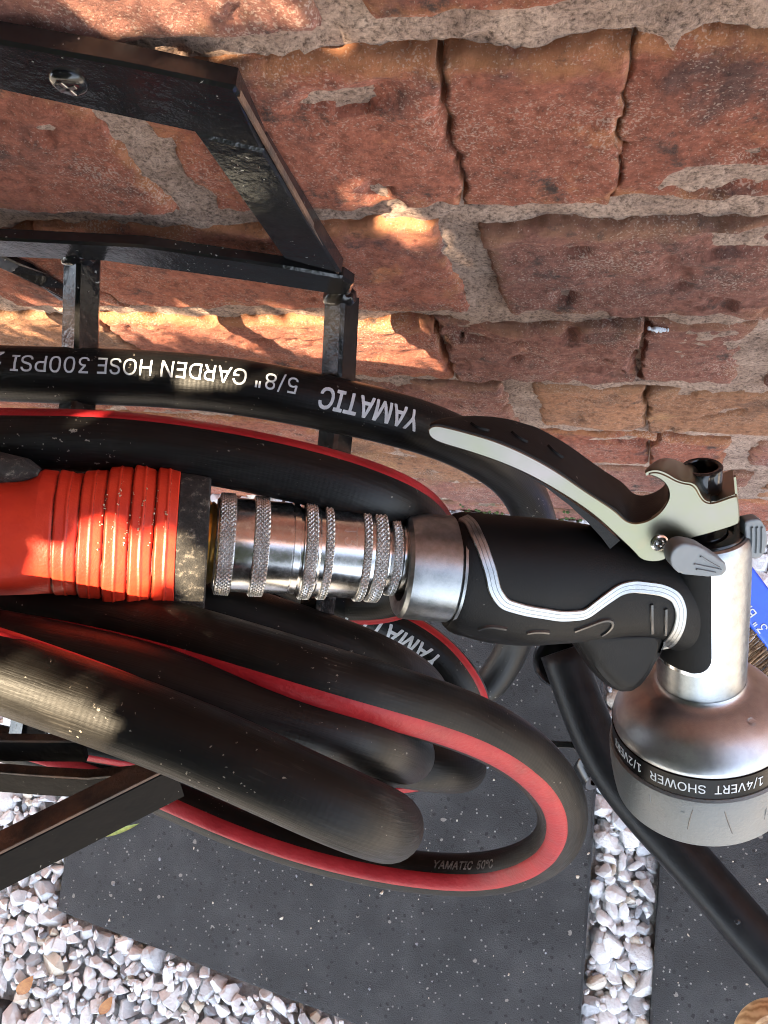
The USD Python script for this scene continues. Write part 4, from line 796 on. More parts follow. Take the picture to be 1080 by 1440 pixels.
# silver collar where the connector screws in
cc = pl(596, 797); r0 = 0.0187
obj('collar', lathe([(.0128, -.0050), (.0128, -.0085), (.0160, -.0092), (.0176, -.0090), (r0, -.0078), (r0 + .0003, -.004), (r0 + .0004, .0088), (r0 - .0002, .0097), (.0170, .0099)], cc, ha, n=96), SATIN, noz, smooth=28)
obj('washer', lathe([(.0, -.004), (.0130, -.004)], cc, ha, n=48), STEEL, noz, smooth=False)
obj('collar_line', lathe([(.0180, .0096), (.0195, .0097), (.0196, .0106), (.0180, .0108)], cc, ha, n=96), SATIN, noz, smooth=28)
# head body, black saddle over its left part
n_top, n_bot = pl(988, 748), pl(985, 953)
hl = (n_bot - n_top) @ hh
body_r = 0.0174
head_body = obj('head_body', revolve_h([(0, .0015), (.0120, .0015), (.0125, .0), (.0155, -.0006), (.0164, .0), (body_r - .0004, .0016), (body_r, .004), (body_r, hl * .55), (body_r - .0003, hl - .002), (body_r - .0008, hl), (.0150, hl + .001), (.010, hl + .002)], n_top), SATIN, noz, smooth=30)
obj('black_cap', revolve_h([(0, -.0010), (.0085, -.0010), (.0090, .0002), (.0105, .0004), (.0110, -.0012), (.0146, -.0014), (.0152, -.0002), (.0152, .003)], n_top), GLOSS_BLACK, noz, smooth=30)
def prism(poly_px, w0, w1, chord=None):
    "solid between two planes parallel to the gun's mid plane, outline read off at w1 (the side in view)"
    p3 = np.array([pl(a, b, w1) for a, b in poly_px]); x = ha; y = np.cross(hc, ha)
    p2 = np.stack([(p3 - P0) @ x, (p3 - P0) @ y], 1); g = Polygon(p2).buffer(0)
    m = trimesh.creation.extrude_polygon(g, w1 - w0, engine='earcut'); T = np.eye(4); T[:3, 0], T[:3, 1], T[:3, 2] = x, y, hc; T[:3, 3] = P0 + hc * w0; m.apply_transform(T); return m
def man(m): return m3.Manifold(m3.Mesh(np.asarray(m.vertices, np.float32), np.asarray(m.faces, np.uint32)))
def unman(mm): g = mm.to_mesh(); return trimesh.Trimesh(g.vert_properties[:, :3], g.tri_verts, process=False)
def solid_cyl(r, t0, t1, n=128):
    m = trimesh.creation.cylinder(r, t1 - t0, sections=n); T = frame_from(hh, (0.3, 0.2, 1.0)); T[:3, 3] = n_top + hh * (t0 + t1) / 2; m.apply_transform(T); return m
def arc(cx_, cy_, r, a0, a1, n=10): return [(cx_ + r * math.cos(math.radians(t)), cy_ + r * math.sin(math.radians(t))) for t in np.linspace(a0, a1, n)]
sad_px = [(800, 700), (1000, 770), (1001, 925)] + arc(972, 925, 29, 0, 80) + [(950, 957), (800, 950)]
sad = man(prism(sad_px, -.03, .0178)) ^ man(solid_cyl(body_r + .0010, .004, hl + .0))
obj('saddle', unman(sad), SOFT_BLACK, noz, smooth=30)
lin_px = [(800, 690), (1005, 765), (1006, 926)] + arc(972, 926, 34, 0, 80) + [(948, 963), (800, 957)]
ln = (man(prism(lin_px, -.03, .0179)) ^ man(solid_cyl(body_r + .0006, .0035, hl + .0)))
obj('saddle_edge', unman(ln), STEEL, noz, smooth=30)
# finger bulge (lower lever) under the handle
trg = [(770, 868), (792, 886), (808, 910), (824, 935), (842, 952), (862, 959), (882, 955), (899, 940), (912, 916), (926, 892), (930, 850), (776, 848)]
def pillow(poly_px, w, lift, n_lines=7):
    "rounded cushion: shrinking outlines stacked on both sides of the mid plane"
    ms = []
    p3 = np.array([pl(a, b) for a, b in poly_px]); x = ha; y = np.cross(hc, ha); g = Polygon(np.stack([(p3 - P0) @ x, (p3 - P0) @ y], 1)).buffer(0)
    g = g.buffer(-.002).buffer(.004).buffer(-.002)
    pts = []
    for k in range(n_lines):
        t_ = k / (n_lines - 1); inset = w * (1 - math.sqrt(max(0, 1 - t_ * t_)));
        gi = g.buffer(-inset * 0.55)
        if gi.is_empty: break
        gi = max(getattr(gi, 'geoms', [gi]), key=lambda q_: q_.area)
        for sgn in ((1, -1) if k else (1,)):
            c = np.array(gi.exterior.segmentize(.001).coords)[:-1]; pts.append(np.c_[c, np.full(len(c), sgn * lift * t_)])
    layers = pts
    solid = None
    out = []
    for k in range(n_lines - 1):
        pass
    # slabs of growing height joined into one solid
    for k in range(n_lines):
        t_ = k / (n_lines - 1); inset = w * (1 - math.sqrt(max(0, 1 - t_ * t_))) * 0.55; gi = g.buffer(-inset)
        if gi.is_empty: continue
        gi = max(getattr(gi, 'geoms', [gi]), key=lambda q_: q_.area); h_ = max(.0008, lift * t_)
        m = trimesh.creation.extrude_polygon(gi, 2 * h_, engine='earcut'); m.apply_translation([0, 0, -h_]); mm = man(m); solid = mm if solid is None else solid + mm
    mm = solid.refine_to_length(0.0011); m = unman(mm); m.merge_vertices(); trimesh.smoothing.filter_taubin(m, lamb=0.5, nu=-0.52, iterations=30)
    T = np.eye(4); T[:3, 0], T[:3, 1], T[:3, 2] = x, y, hc; T[:3, 3] = P0; m.apply_transform(T); return m
bulge = pillow(trg, .010, .0135, 9)
obj('finger_rest', bulge, SOFT_BLACK, noz, smooth=True)
# silver inlay line laid on the handle
body_all = trimesh.util.concatenate([hm, bulge, trimesh.Trimesh(unman(sad).vertices, unman(sad).faces)])
def cast(pts, mesh):
    o = np.repeat(CAM[None], len(pts), 0); d = np.array([unit(ray(a, b)) for a, b in pts])
    loc, ir, it = mesh.ray.intersects_location(o, d, multiple_hits=False)
    res = np.full((len(pts), 3), np.nan); nr = np.zeros((len(pts), 3)); res[ir] = loc; nr[ir] = mesh.face_normals[it]
    nr[(nr * (CAM - res)).sum(1) < 0] *= -1
    return res, nr
def dense(pts, step=3.0, smooth_px=4):
    ls = LineString(pts); ls = ls.buffer(0.01); base = LineString(pts); n = int(base.length / step)
    q_ = np.array([base.interpolate(t_ * base.length / n).coords[0] for t_ in range(n + 1)])
    k = smooth_px; pad = np.vstack([np.repeat(q_[:1], k, 0), q_, np.repeat(q_[-1:], k, 0)])
    ker = np.ones(2 * k + 1) / (2 * k + 1); s_ = np.stack([np.convolve(pad[:, c], ker, 'valid') for c in (0, 1)], 1); s_[0], s_[-1] = q_[0], q_[-1]; return s_
def inlay(pts_px, width, lift, mesh, name, mat, parent, k=9, profile=None, soft=4):
    c = dense(pts_px, 3.0, soft); pos, nr = cast(c, mesh); ok = ~np.isnan(pos[:, 0]); pos, nr = pos[ok], nr[ok]
    if len(pos) < 4: return None
    for _ in range(4):
        nr[1:-1] = nr[:-2] + nr[1:-1] + nr[2:]; nr /= np.linalg.norm(nr, axis=1, keepdims=True); pos[1:-1] = (pos[:-2] + pos[2:] + 2 * pos[1:-1]) / 4
    T = np.gradient(pos, axis=0); T /= np.linalg.norm(T, axis=1, keepdims=True); B = np.cross(T, nr); B /= np.linalg.norm(B, axis=1, keepdims=True)
    prof = profile or [(-1.0, -.0012), (-1.0, .0003), (-.86, .0006), (-.38, .0006), (-.345, .00035), (-.31, .0006), (.31, .0006), (.345, .00035), (.38, .0006), (.86, .0006), (1.0, .0003), (1.0, -.0012)]
    V = np.concatenate([pos[:, None] + B[:, None] * (a * width / 2) + nr[:, None] * (b + lift) for a, b in prof], 1); kk = len(prof); n = len(pos); V = V.reshape(-1, 3)
    i, j = np.meshgrid(np.arange(n - 1), np.arange(kk - 1), indexing='ij'); q_ = np.stack([i * kk + j, i * kk + j + 1, (i + 1) * kk + j + 1, (i + 1) * kk + j], -1).reshape(-1, 4)
    f = np.vstack([q_[:, [0, 1, 2]], q_[:, [0, 2, 3]]]); m = trimesh.Trimesh(V, f, process=False)
    if (m.face_normals[len(f) // 4] @ nr[n // 2]) < 0: m.invert()
    return obj(name, m, mat, parent, smooth=25)
inlay([(652, 729), (662, 735), (678, 770), (690, 805), (695, 830), (708, 849), (740, 858), (790, 866), (822, 864), (850, 843), (872, 828), (890, 824), (930, 829), (950, 838), (958, 858), (955, 882), (944, 902), (928, 910)], 0.0044, .0003, body_all, 'silver_inlay', SATIN, noz, soft=2)
for pts in ([(673, 885), (683, 879), (712, 884)], [(741, 890), (750, 887), (772, 889)], [(808, 887), (838, 876), (856, 869), (866, 873), (860, 885), (846, 893)], [(916, 850), (917, 890)], [(936, 856), (936, 892)]):
    inlay(pts, 0.0016, .0002, body_all, 'raised_rib', RIB, noz, profile=[(-1, -.0002), (-.5, .0005), (.5, .0005), (1, -.0002)])
# lever: side plates of bright plated metal, black pad over the back
WL = 0.0125
lev_top = [(604, 601), (612, 598), (625, 600), (660, 609), (700, 621), (745, 641), (785, 664), (822, 690), (850, 708), (866, 719), (878, 731)]
notch = [(888, 735.5), (898, 736), (913, 732), (929, 721), (940, 704), (941, 693), (937, 682), (928, 674), (917, 669.5)]
loop_out = [(911, 668), (914, 664.5), (926, 664), (940, 670), (950, 676), (962, 680), (972, 681), (979, 687), (984, 697), (990, 705), (998, 708), (1008, 706.5), (1034, 697), (1038, 699), (1041, 733), (1036, 739)]
lower = [(993, 752), (972, 757), (958, 766), (946, 778), (933, 789), (915, 791), (900, 787), (891, 776), (874, 760), (855, 742), (838, 727), (815, 710), (780, 688), (740, 666), (700, 649), (655, 634), (620, 624), (606, 617), (601, 608)]
face_px = lev_top + notch + loop_out + lower
def chaikin(p, n=2):
    p = np.array(p, float)
    for _ in range(n): q_ = np.roll(p, -1, 0); p = np.stack([.75 * p + .25 * q_, .25 * p + .75 * q_], 1).reshape(-1, 2)
    return p
near = plate([pl(a, b, WL) for a, b in chaikin(face_px)], hc, .0022, .0004)
SKEW = ha * .0125 / (2 * WL)                 # the lever is set a little askew on its pin
def skew(m, w0=WL): m = m.copy(); m.vertices = m.vertices + SKEW * (w0 - ((m.vertices - P0) @ hc))[:, None]; return m
near = skew(near)
far = skew(prism(lev_top[-3:] + [(890, 738), (930, 732), (985, 722), (1010, 714), (1038, 704), (1041, 733), (1036, 739)] + lower[:11], WL - .0022, WL)); far.apply_translation((-hc + SKEW) * (2 * WL - .0022))
lever = obj('lever', near, ZINC, noz, smooth=20); tag(lever, 'plated metal lever with a black rubber back')
obj('far_plate', far, ZINC, lever, smooth=20)
def strip(path_px, thick, widths, near_w):
    "a bent sheet along a path on the lever's back; its far side follows the given widths"
    c3 = np.array([pl(a, b, WL) for a, b in path_px]); c3, _ = smooth_curve(c3, .0012) if len(path_px) > 3 else (c3, None)
    n = len(c3); T = np.gradient(c3, axis=0); T /= np.linalg.norm(T, axis=1, keepdims=True); N = np.cross(T, hc); N /= np.linalg.norm(N, axis=1, keepdims=True)
    N *= np.sign(np.median(N @ (-hh))); t_ = np.linspace(0, 1, n); W = np.interp(t_, np.linspace(0, 1, len(widths)), widths); V = []
    E = -hc + SKEW
    prof = [(0, -.5), (0, .3), (.03, .5), (.25, .62), (.5, .66), (.75, .62), (.97, .5), (1, .3), (1, -.5)]
    for a, b in prof: V.append(c3 + E * ((WL - near_w) + a * W)[:, None] + N * (thick * b))
    V = np.stack(V, 1).reshape(-1, 3); k = len(prof); i, j = np.meshgrid(np.arange(n - 1), np.arange(k), indexing='ij')
    q = np.stack([i * k + j, i * k + (j + 1) % k, (i + 1) * k + (j + 1) % k, (i + 1) * k + j], -1).reshape(-1, 4)
    cap = lambda o: [[o, o + a, o + a + 1] for a in range(1, k - 1)]
    m = trimesh.Trimesh(V, np.vstack([q[:, [0, 1, 2]], q[:, [0, 2, 3]], cap(0), np.array(cap((n - 1) * k))[:, ::-1]]), process=False)
    if m.volume < 0: m.invert()
    return m
def web(path_px, thick, w0, w1, side=1):
    p3 = np.array([pl(a, b, WL) for a, b in path_px]); x = ha; y = np.cross(hc, ha); c = np.stack([(p3 - P0) @ x, (p3 - P0) @ y], 1)
    g = LineString(c).buffer(thick / 2, cap_style=2, join_style=1)
    m = trimesh.creation.extrude_polygon(g, w1 - w0, engine='earcut'); T = np.eye(4); T[:3, 0], T[:3, 1], T[:3, 2] = x, y, hc; T[:3, 3] = P0 + hc * w0; m.apply_transform(T); return m
pad_px = [(605, 602.5)] + [(a + 0.5, b + 2.0) for a, b in lev_top[1:]] + [(888, 737.5), (899, 738), (914, 734), (931, 723), (942, 705), (943, 693)]
# back pad: rounded at the tip like a paddle
wfull = 2 * WL
pad = strip(pad_px, .0018, [.003, .010, .0155, .019, .0215, .023] + [wfull] * 14, WL - .0003)
obj('back_pad', pad, SOFT_BLACK, lever, smooth=35)
hook_px = [(908, 667.5), (914, 664.5), (926, 664), (940, 670), (950, 676), (962, 680), (972, 681.5), (979, 687), (984, 697), (990, 705), (998, 708)]
obj('hook', strip(hook_px, .0014, [.003, .011, .016, .018, .018, .016, .013, .010], WL - .0004), ZINC, lever, smooth=35)
obj('hook', skew(web([(1000, 709), (1008, 708), (1034, 698.5)], .0014, -WL, WL - .0006)), ZINC, lever, smooth=35)
for (a, b, c) in (((662, 596), (671, 604), (687, 606)), ((719, 608), (727, 617), (741, 622)), ((770, 627), (777, 636), (791, 644))):
    cast_mesh = pad; inlay([a, b, c], .0010, .0002, pad, 'chevron', SOFT_BLACK, lever, profile=[(-1, -.0004), (-.4, .0006), (.4, .0006), (1, -.0004)])
pv = pl(927, 763, WL)
obj('pivot_pin', lathe([(0, .0002), (.0012, .0001), (.0015, .0008), (.0025, .0009), (.0031, .0005), (.0033, -.0006)], pv, hc, n=40), STEEL, lever, smooth=30)
# dark control arm under the lever
arm = prism([(742, 668), (770, 683), (800, 703), (830, 728), (868, 757), (872, 764), (858, 752), (820, 722), (790, 702)], -.006, .008)
obj('spring_arm', prism([(735, 664), (762, 678), (800, 702), (838, 730), (872, 760), (858, 772), (846, 756), (826, 734), (800, 710), (766, 684)], -.007, .0095), SATIN_BLACK, noz, smooth=20)
# knob on top of the head
kb = pl(987, 655); kprof = []
ks = 72; ang = np.linspace(0, 2 * np.pi, ks, endpoint=False)
def knob():
    rings = [(.0048, .012), (.0050, .0012), (.0056, .0002), (.0066, .0), (.0072, .0006), (.0073, .002), (.0069, .012), (.0066, .017), (.0055, .021)]
    V = []
    for r, t_ in rings:
        flute = 1 - 0.085 * np.clip(np.cos(6 * ang) * 1.6, 0, 1) * (0.003 < t_ + (r > .006) * .003) * (r > .0060) * (t_ > .001)
        V.append(np.stack([r * flute * np.cos(ang), r * flute * np.sin(ang), np.full(ks, t_)], 1))
    n = len(V); V = np.concatenate(V); i, j = np.meshgrid(np.arange(n - 1), np.arange(ks), indexing='ij')
    q_ = np.stack([i * ks + j, i * ks + (j + 1) % ks, (i + 1) * ks + (j + 1) % ks, (i + 1) * ks + j], -1).reshape(-1, 4)
    V = np.vstack([V, [0, 0, .012]]); f = np.vstack([q_[:, [0, 1, 2]], q_[:, [0, 2, 3]], [[len(V) - 1, a, (a + 1) % ks] for a in range(ks)]])
    m = trimesh.Trimesh(V, f, process=False); T = frame_from(hh, (0.3, 0.2, 1.0)); T[:3, 3] = kb; m.apply_transform(T); return m
obj('knob', knob(), GLOSS_BLACK, noz, smooth=30)
obj('knob_stem', revolve_h([(.0045, .016), (.0048, .04)], kb, n=32), GLOSS_BLACK, noz, smooth=30)
# flow levers
pad1 = arc(964, 786, 21.5, 95, 285, 16) + [(985, 769), (1012, 786), (1021, 793), (1022, 802), (1016, 809), (1000, 811), (975, 809)]
fl = prism(pad1, .0165, .0225); fl = unman(man(fl).refine_to_length(.0010)); fl.merge_vertices(); trimesh.smoothing.filter_taubin(fl, iterations=10)
flow = obj('flow_lever', fl, GREY, noz, smooth=True)
for pts in ([(976, 793), (996, 797), (1014, 801)], [(979, 800), (996, 803), (1006, 805)], [(985, 782), (1000, 792), (1012, 798)]):
    inlay(pts, .0009, .0000, fl, 'groove', SATIN_BLACK if False else GREY, flow, profile=[(-1, -.0003), (-.3, .0005), (.3, .0005), (1, -.0003)])
fl2 = prism([(1048, 733), (1062, 730), (1070, 731), (1077, 742), (1080, 760), (1076, 776), (1068, 786), (1052, 785), (1048, 782)], .006, .0105); fl2 = unman(man(fl2).refine_to_length(.0010)); fl2.merge_vertices(); trimesh.smoothing.filter_taubin(fl2, iterations=8)
flow2 = obj('flow_lever', fl2, GREY, noz, smooth=True)
for x_ in (1057, 1064, 1071): inlay([(x_, 741), (x_ + .5, 760), (x_ - 1, 777)], .0012, .0001, fl2, 'groove', GREY, flow2, profile=[(-1, -.0003), (-.3, .0006), (.3, .0006), (1, -.0003)])
# shower head
so = n_top + hh * (hl - .001)
RT = 27.0 / 24.0
dome_p = [(.0170, .000), (.0174, .0012), (.0188, .0026), (.0225, .0044), (.0262, .0068), (.0296, .0100), (.0325, .0140), (.0345, .0175), (.0353, .0200), (.0352, .0212), (.0340, .0214)]
from scipy.interpolate import PchipInterpolator
def fine(p, n=40):
    p = np.array(p); t_ = np.r_[0, np.cumsum(np.linalg.norm(np.diff(p, axis=0), axis=1))]; tt = np.linspace(0, t_[-1], n); return np.stack([PchipInterpolator(t_, p[:, 0])(tt), PchipInterpolator(t_, p[:, 1])(tt)], 1)
obj('dome', revolve_h(fine(dome_p[:9]).tolist() + dome_p[9:], so, 128), DOME, noz, smooth=40)
band = obj('band', revolve_h([(.0335, .0211), (.0352, .0212), (.0357, .0216), (.0357, .0312), (.0352, .0318), (.0335, .0319)], so, 128), BAND, noz, smooth=30)
obj('spray_ring', revolve_h([(.0340, .0312), (.0360, .0314), (.0368, .0324), (.0371, .035), (.0370, .0410), (.0367, .0413), (.0366, .0460), (.0359, .0525), (.0352, .0570), (.0342, .0584), (.0310, .0590), (.0, .0590)], so, 128), GREY_RING, noz, smooth=25)
# lettering round the band: the middle word faces the viewer
bn = unit(CAM - (so + hh * .026)); bn = unit(bn - hh * (bn @ hh)); bb = np.cross(hh, bn); bb = bb if bb @ camvec(1, 0, 0) > 0 else -bb
def band_text(words, phi_mid, wide, h=.0043):
    m = meshkit.text_mesh(words, h, .0003).subdivide_to_size(.001, max_iter=14); v = m.vertices; x = v[:, 0] - (v[:, 0].min() + v[:, 0].max()) / 2; x = x * wide / (x.max() - x.min()); y = v[:, 1] - h / 2
    phi = phi_mid - x / .0357; t_ = .0263 + y
    m.vertices = so + hh * t_[:, None] + (.0358 + v[:, 2:] * .5 - .00005) * (np.cos(phi)[:, None] * bn + np.sin(phi)[:, None] * bb); return m
def phi_of(px, py):
    best = min(np.linspace(-1.6, 1.6, 641), key=lambda f_: np.hypot(*(project(so + hh * .0263 + .0357 * (math.cos(f_) * bn + math.sin(f_) * bb))[0, :2] - [px, py]))); return best
for words, px, py, wide in (('1/4VERT', 1038, 1093, .0190), ('SHOWER', 957, 1083, .0215), ('1/2VERT', 893, 1050, .0190)): obj('lettering', band_text(words, phi_of(px, py), wide), PRINT, band, smooth=False)
# scored lines on the ring and rain drops
ring_m = revolve_h([(.0371, .035), (.0370, .0410), (.0366, .0460), (.0359, .0525), (.0352, .0570)], so, 128)
for pts in ([(976, 1134), (970, 1150), (967, 1166)], [(1019, 1141), (1024, 1158), (1030, 1172)], [(913, 1112), (915, 1128)], [(1078, 1136), (1075, 1152)]):
    inlay(pts, .0004, .0001, ring_m, 'scored_line', RIB, noz, profile=[(-1, -.0001), (0, .0001), (1, -.0001)])
dome_m = revolve_h(fine(dome_p[:9]).tolist(), so, 128)
def drop(mesh, px, py, r, parent):
    pos, nr = cast([(px, py)], mesh)
    if np.isnan(pos[0, 0]): return
    s_ = trimesh.creation.icosphere(2, r); s_.vertices[:, 2] *= 0.55; T = frame_from(nr[0], (1, 0.2, 0.1)); T[:3, 3] = pos[0]; s_.apply_transform(T); obj('rain_drop', s_, WATER, parent, smooth=True)
for px, py, r in ((888, 1077, .0011), (903, 1089, .0008), (951, 1113, .0010), (978, 1118, .0015), (1017, 1132, .0013), (960, 1142, .0007), (921, 1095, .0006), (978, 1128, .0007)): drop(ring_m, px, py, r, noz)
for px, py, r in ((1057, 1015, .0017), (980, 1016, .0007)): drop(dome_m, px, py, r, noz)

# ================================================================== LEANING POLE
pole = thing('leaning_pole', 'glossy black tube leaning up from a ring foot behind the shower head', 'pole')
pt = [(790, 915, .715), (821, 1000, .705), (855, 1072, .695), (905, 1140, .685), (962, 1203, .675), (1035, 1287, .662), (1110, 1373, .65), (1240, 1520, .63)]
PC = np.array([at(*p) for p in pt]); rad = [.0178, .0178, .0178, .0178, .0178, .0178]
TP = Tube(PC, .0172, step=.01); obj('tube', TP.mesh(sides=40), SATIN_BLACK, pole, smooth=True)
pax = unit(PC[1] - PC[0]); foot_o = at(789, 929, .735)
obj('foot_ring', lathe([(.0160, .010), (.0190, .011), (.0212, .008), (.0220, .003), (.0220, -.006), (.0205, -.010), (.016, -.012), (.0, -.012)], foot_o, (-.10, -.12, 1), n=56), GLOSS_BLACK, pole, smooth=35)
cl = at(842, 1076, .735)
obj('clip', lathe([(.0145, -.008), (.0195, -.008), (.0209, -.005), (.0209, .005), (.0195, .008), (.0145, .008)], cl, camvec(.5, .6, -.62), n=40), GLOSS_BLACK, pole, smooth=35)
obj('clip_arm', sweep_rect([at(770, 1046, .745), at(806, 1047, .742), at(836, 1070, .738)], (0, 0, 1), camvec(0, -1, 0), .010, .005), GLOSS_BLACK, pole, smooth=False)
tube_mesh = TP.mesh(sides=40); drop(tube_mesh, 1037, 1296, .0022, pole)

# ================================================================== BLUE BRUSH
br = thing('blue_brush', 'blue plastic handled brush with brown bristles behind the nozzle', 'brush')
bc, bx, bw = at(1072, 862, .560), unit(camvec(.62, .77, .12)), unit(camvec(-.78, .62, 0.1)); bw = unit(bw - bx * (bw @ bx)); bz = np.cross(bx, bw); bz = bz if bz @ camvec(0, 0, -1) > 0 else -bz
hb_ = trimesh.creation.box([.16, .022, .012]); mm = man(trimesh.creation.box([.156, .0175, .008])).minkowski_sum(m3.Manifold.sphere(.0022, 20)) if hasattr(m3.Manifold, 'minkowski_sum') else man(hb_)
hb_ = unman(mm); T = np.eye(4); T[:3, 0], T[:3, 1], T[:3, 2], T[:3, 3] = bx, bw, bz, bc + bx * .02; hb_.apply_transform(T); bh = obj('handle', hb_, BLUE, br, smooth=30)
tx = meshkit.text_mesh('3" BALL', .0075, .0003); v = tx.vertices; to = at(1084, 886, .552); to = to - bz * ((to - bc) @ bz) + bz * .0063; tx.vertices = to - bx * v[:, :1] * .82 + bw * v[:, 1:2] * .82 + bz * v[:, 2:]; obj('lettering', tx, PRINT, bh, smooth=False)
rb = np.random.default_rng(8); bm_ = []
for k in range(240):
    o = bc + bx * rb.uniform(-.02, .085) + bw * (.0105) + bz * rb.uniform(-.005, .005); d = unit(bw * 1.0 + bx * rb.normal() * .10 + bx * .25 + bz * (rb.normal() * .12 - .35)); ln_ = rb.uniform(.026, .034)
    c = trimesh.creation.cylinder(.00045, ln_, sections=4); T = frame_from(d, bx); T[:3, 3] = o + d * ln_ / 2; c.apply_transform(T); bm_.append(c)
tag(obj('bristles', trimesh.util.concatenate(bm_), BRISTLE, br, smooth=False), kind='stuff')

# ================================================================== WOODEN KNOB, LEAVES, WEEDS
wk = thing('wooden_disc', 'round tan wooden disc at the bottom right corner', 'wooden disc')
wc = at(1100, 1478, .52)
obj('rim', lathe([(.0, -.001), (.012, -.001), (.0165, .0), (.0175, .002), (.0195, .0026), (.0235, .001), (.0255, -.002), (.0260, -.007), (.0245, -.014), (.0, -.014)], wc, (0.05, 0.1, 1), n=64), WOOD, wk, smooth=35)
def leaf_mesh(o, x, n, ln, wd):
    x, n = unit(x), unit(n); y = np.cross(n, x); t_ = np.linspace(0, 1, 9); w = wd * np.sin(np.pi * t_ ** 0.85) ** 0.8
    V = np.concatenate([o + x * (a * ln) + n * (-.002 * (2 * a - 1) ** 2) + s_ * y * b + n * abs(s_) * .0008 for s_ in (-1, 0, 1) for a, b in zip(t_, w)]).reshape(-1, 3); f = []
    for s_ in range(2):
        for k in range(8): a = s_ * 9 + k; f += [[a, a + 1, a + 10], [a, a + 10, a + 9]]
    return trimesh.Trimesh(V, f, process=False)
o = on_z(142, 1177, .004); tag(obj('fallen_leaf', leaf_mesh(o, on_z(200, 1157, .003) - o, (0, -.2, 1), .040, .0026), YELLOW_LEAF, smooth=True), 'small yellow green leaf on the slab under the hanger lip', 'leaf', 'fallen leaves')
o = on_z(24, 1400, .001); tag(obj('fallen_leaf', leaf_mesh(o, on_z(50, 1368, .008) - o, (.3, -.4, 1), .028, .006), BROWN_LEAF, smooth=True), 'curled brown leaf in the gravel, left of the other', 'leaf', 'fallen leaves')
o = on_z(140, 1428, .001); tag(obj('fallen_leaf', leaf_mesh(o, on_z(160, 1398, .007) - o, (.4, -.1, 1), .024, .005), BROWN_LEAF, smooth=True), 'orange brown leaf in the gravel below the slab corner', 'leaf', 'fallen leaves')
wd = thing('weed', 'thin green weed at the foot of the wall', 'weed', on_y(790, 742, -.006))
wo = np.array(wd.GetCustomDataByKey('origin'))
for k, (dx, dz, ln_) in enumerate(((-.012, .006, .02), (.006, .010, .018), (-.016, .002, .016), (.012, .004, .014))):
    TW = Tube(np.array([[0, 0, -.006], [dx * .5, -.004, dz * .7], [dx, -.008, dz]]), .0007, step=.002); obj('stem', TW.mesh(sides=6), YELLOW_LEAF, wd, smooth=True)
    obj('blade', leaf_mesh(np.array([dx, -.008, dz]), (dx, -.006, .002), (0, -.4, 1), .011, .002), YELLOW_LEAF, wd, smooth=True)
mr = np.random.default_rng(5); ms = []
for k in range(170):
    x_ = mr.uniform(-.14, .12); b = trimesh.creation.icosphere(0, mr.uniform(.0009, .002)); b.apply_translation([x_, mr.uniform(-.004, .001), max(-.004, mr.exponential(.007) - .004)]); ms.append(b)
tag(obj('moss', trimesh.util.concatenate(ms), noisy('moss', (0.03, 0.05, 0.012), (0.08, 0.11, 0.03), scale=300, rough=0.9), smooth=False), 'green moss along the foot of the brick wall', 'moss', kind='stuff')

# ================================================================== UNSEEN TREE out of view, placed to shade the corner
S = SUN_DIR; s1 = unit(np.cross([0, 0, 1], S)); s2 = np.cross(S, s1)
def flat(P): P = np.atleast_2d(P); return np.stack([P @ s1, P @ s2], 1)
lit = []
def lit_poly(pts, f, n=900):
    g = Polygon(pts); r = np.random.default_rng(1); b = g.bounds
    q_ = np.c_[r.uniform(b[0], b[2], n), r.uniform(b[1], b[3], n)]; return [f(a, c) for a, c in q_ if g.contains(Point(a, c))]
marg = []
def open_to_sun(pts, f, margin, n=900):
    q_ = lit_poly(pts, f, n); lit.extend(q_); marg.extend([margin] * len(q_))
wall_at = lambda a, b: on_y(a, b, 0)
open_to_sun([(10, 445), (250, 445), (590, 455), (622, 485), (622, 545), (560, 530), (450, 494), (300, 470), (0, 462)], wall_at, .0035)
open_to_sun([(530, 312), (600, 316), (618, 342), (575, 332)], wall_at, .0035)
open_to_sun([(60, -30), (300, -30), (420, 10), (430, 30), (300, 10), (60, -5)], wall_at, .0035, 60)
open_to_sun([(-200, 806), (60, 798), (110, 786), (205, 788), (205, 800), (60, 812), (-200, 815)], lambda a, b: at(a, b, .284), .0085)
open_to_sun([(-200, 915), (60, 984), (138, 1016), (134, 1026), (0, 984), (-200, 928)], lambda a, b: at(a, b, .247), .0085)
marg = np.array(marg)
from scipy.spatial import cKDTree
tree = cKDTree(flat(np.array(lit))); cen = flat(np.array([[-0.10, -0.12, 0.30]]))[0]
hr = np.random.default_rng(12); leaves = []; NL = 80000
ext = flat(np.array([[x_, y_, z_] for x_ in (-.80, .42) for y_ in (-.70, .0) for z_ in (0, .80)])); lo_, hi_ = ext.min(0) - .08, ext.max(0) + .08
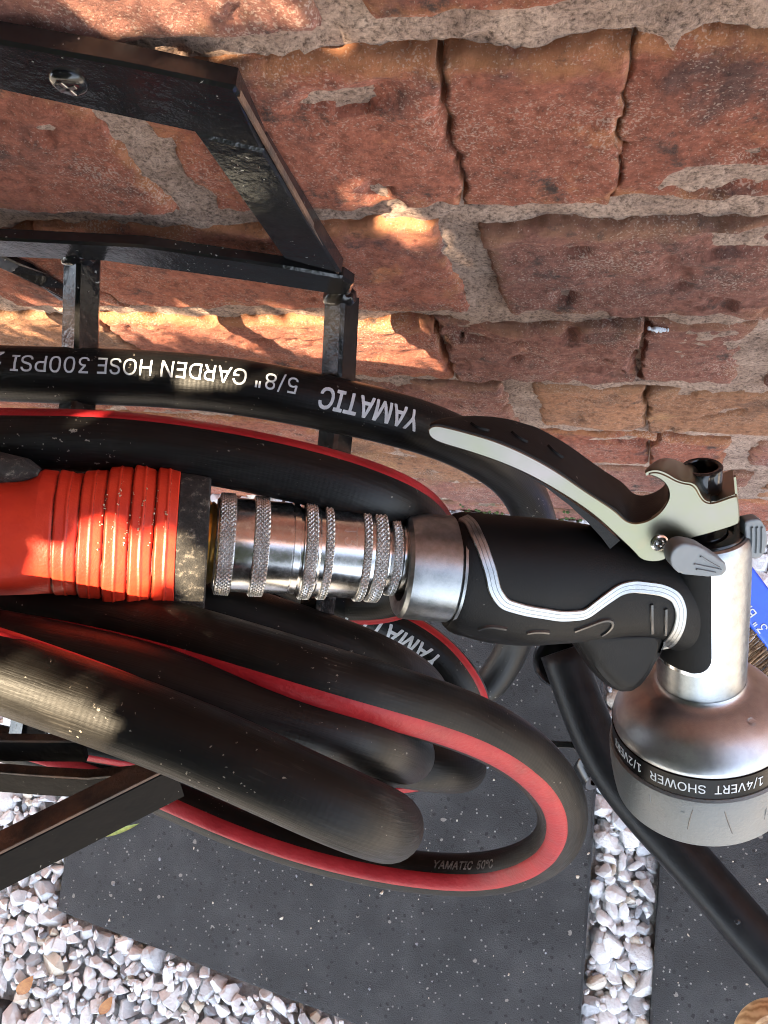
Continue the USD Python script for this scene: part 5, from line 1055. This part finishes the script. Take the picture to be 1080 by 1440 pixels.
q2 = hr.uniform(lo_, hi_, (NL, 2)); tt = hr.uniform(1.12, 1.40, NL)
dist, near_i = tree.query(q2)
gap_ = marg[near_i]; ok = dist >= gap_; gap_ = gap_[ok]; q2, tt, dist = q2[ok], tt[ok], dist[ok]; m_ = len(q2)  # no leaves along these sun rays, so the unseen crown shapes the lit patches
o = s1 * q2[:, :1] + s2 * q2[:, 1:] + S * tt[:, None]
nl_ = lambda v: v / np.linalg.norm(v, axis=1, keepdims=True)
x = nl_(hr.normal(size=(m_, 3))); n = nl_(S + hr.normal(size=(m_, 3)) * .55); x = nl_(x - n * (x * n).sum(1, keepdims=True)); y = np.cross(n, x)
ln_ = np.maximum(.013, np.minimum(hr.uniform(.028, .046, m_), 2 * (dist - gap_ + .003)))[:, None]
leaves = np.stack([o - x * ln_ / 2, o + y * ln_ * .36, o + x * ln_ / 2, o - y * ln_ * .36], 1)
V = leaves.reshape(-1, 3); k = np.arange(len(leaves)) * 4
shrub_c = np.array([-1.15, -1.55, 0.0]); top_c = V.mean(0)
sh = thing('garden_tree', 'unseen leafy tree out of view, crown placed to shade the corner around the sun patches', 'tree', shrub_c)
Fv = np.vstack([np.stack([k, k + 1, k + 2], 1), np.stack([k, k + 2, k + 3], 1)])
tag(obj('crown', rel((V, Fv), sh), LEAF, sh, smooth=False), kind='stuff')
lo_c = shrub_c + [0, 0, -.05]
obj('trunk', rel(Tube(np.array([lo_c, shrub_c + [.02, .0, .7], shrub_c + [.10, .12, 1.35], (shrub_c + top_c) / 2 + [0, 0, .75]]), .035, step=.04).mesh(sides=12), sh), BARK, sh, smooth=True)
for k_, (dx, dy) in enumerate(((-.30, .10), (.05, .28), (.30, -.12), (0.0, 0.0))):
    obj('limb', rel(Tube(np.array([shrub_c + [.10, .12, 1.35], (shrub_c + [.1, .12, 1.35] + top_c) / 2 + [dx * .3, dy * .3, .08], top_c + [dx, dy, .03]]), .012, step=.03).mesh(sides=8), sh), BARK, sh, smooth=True)
clean()
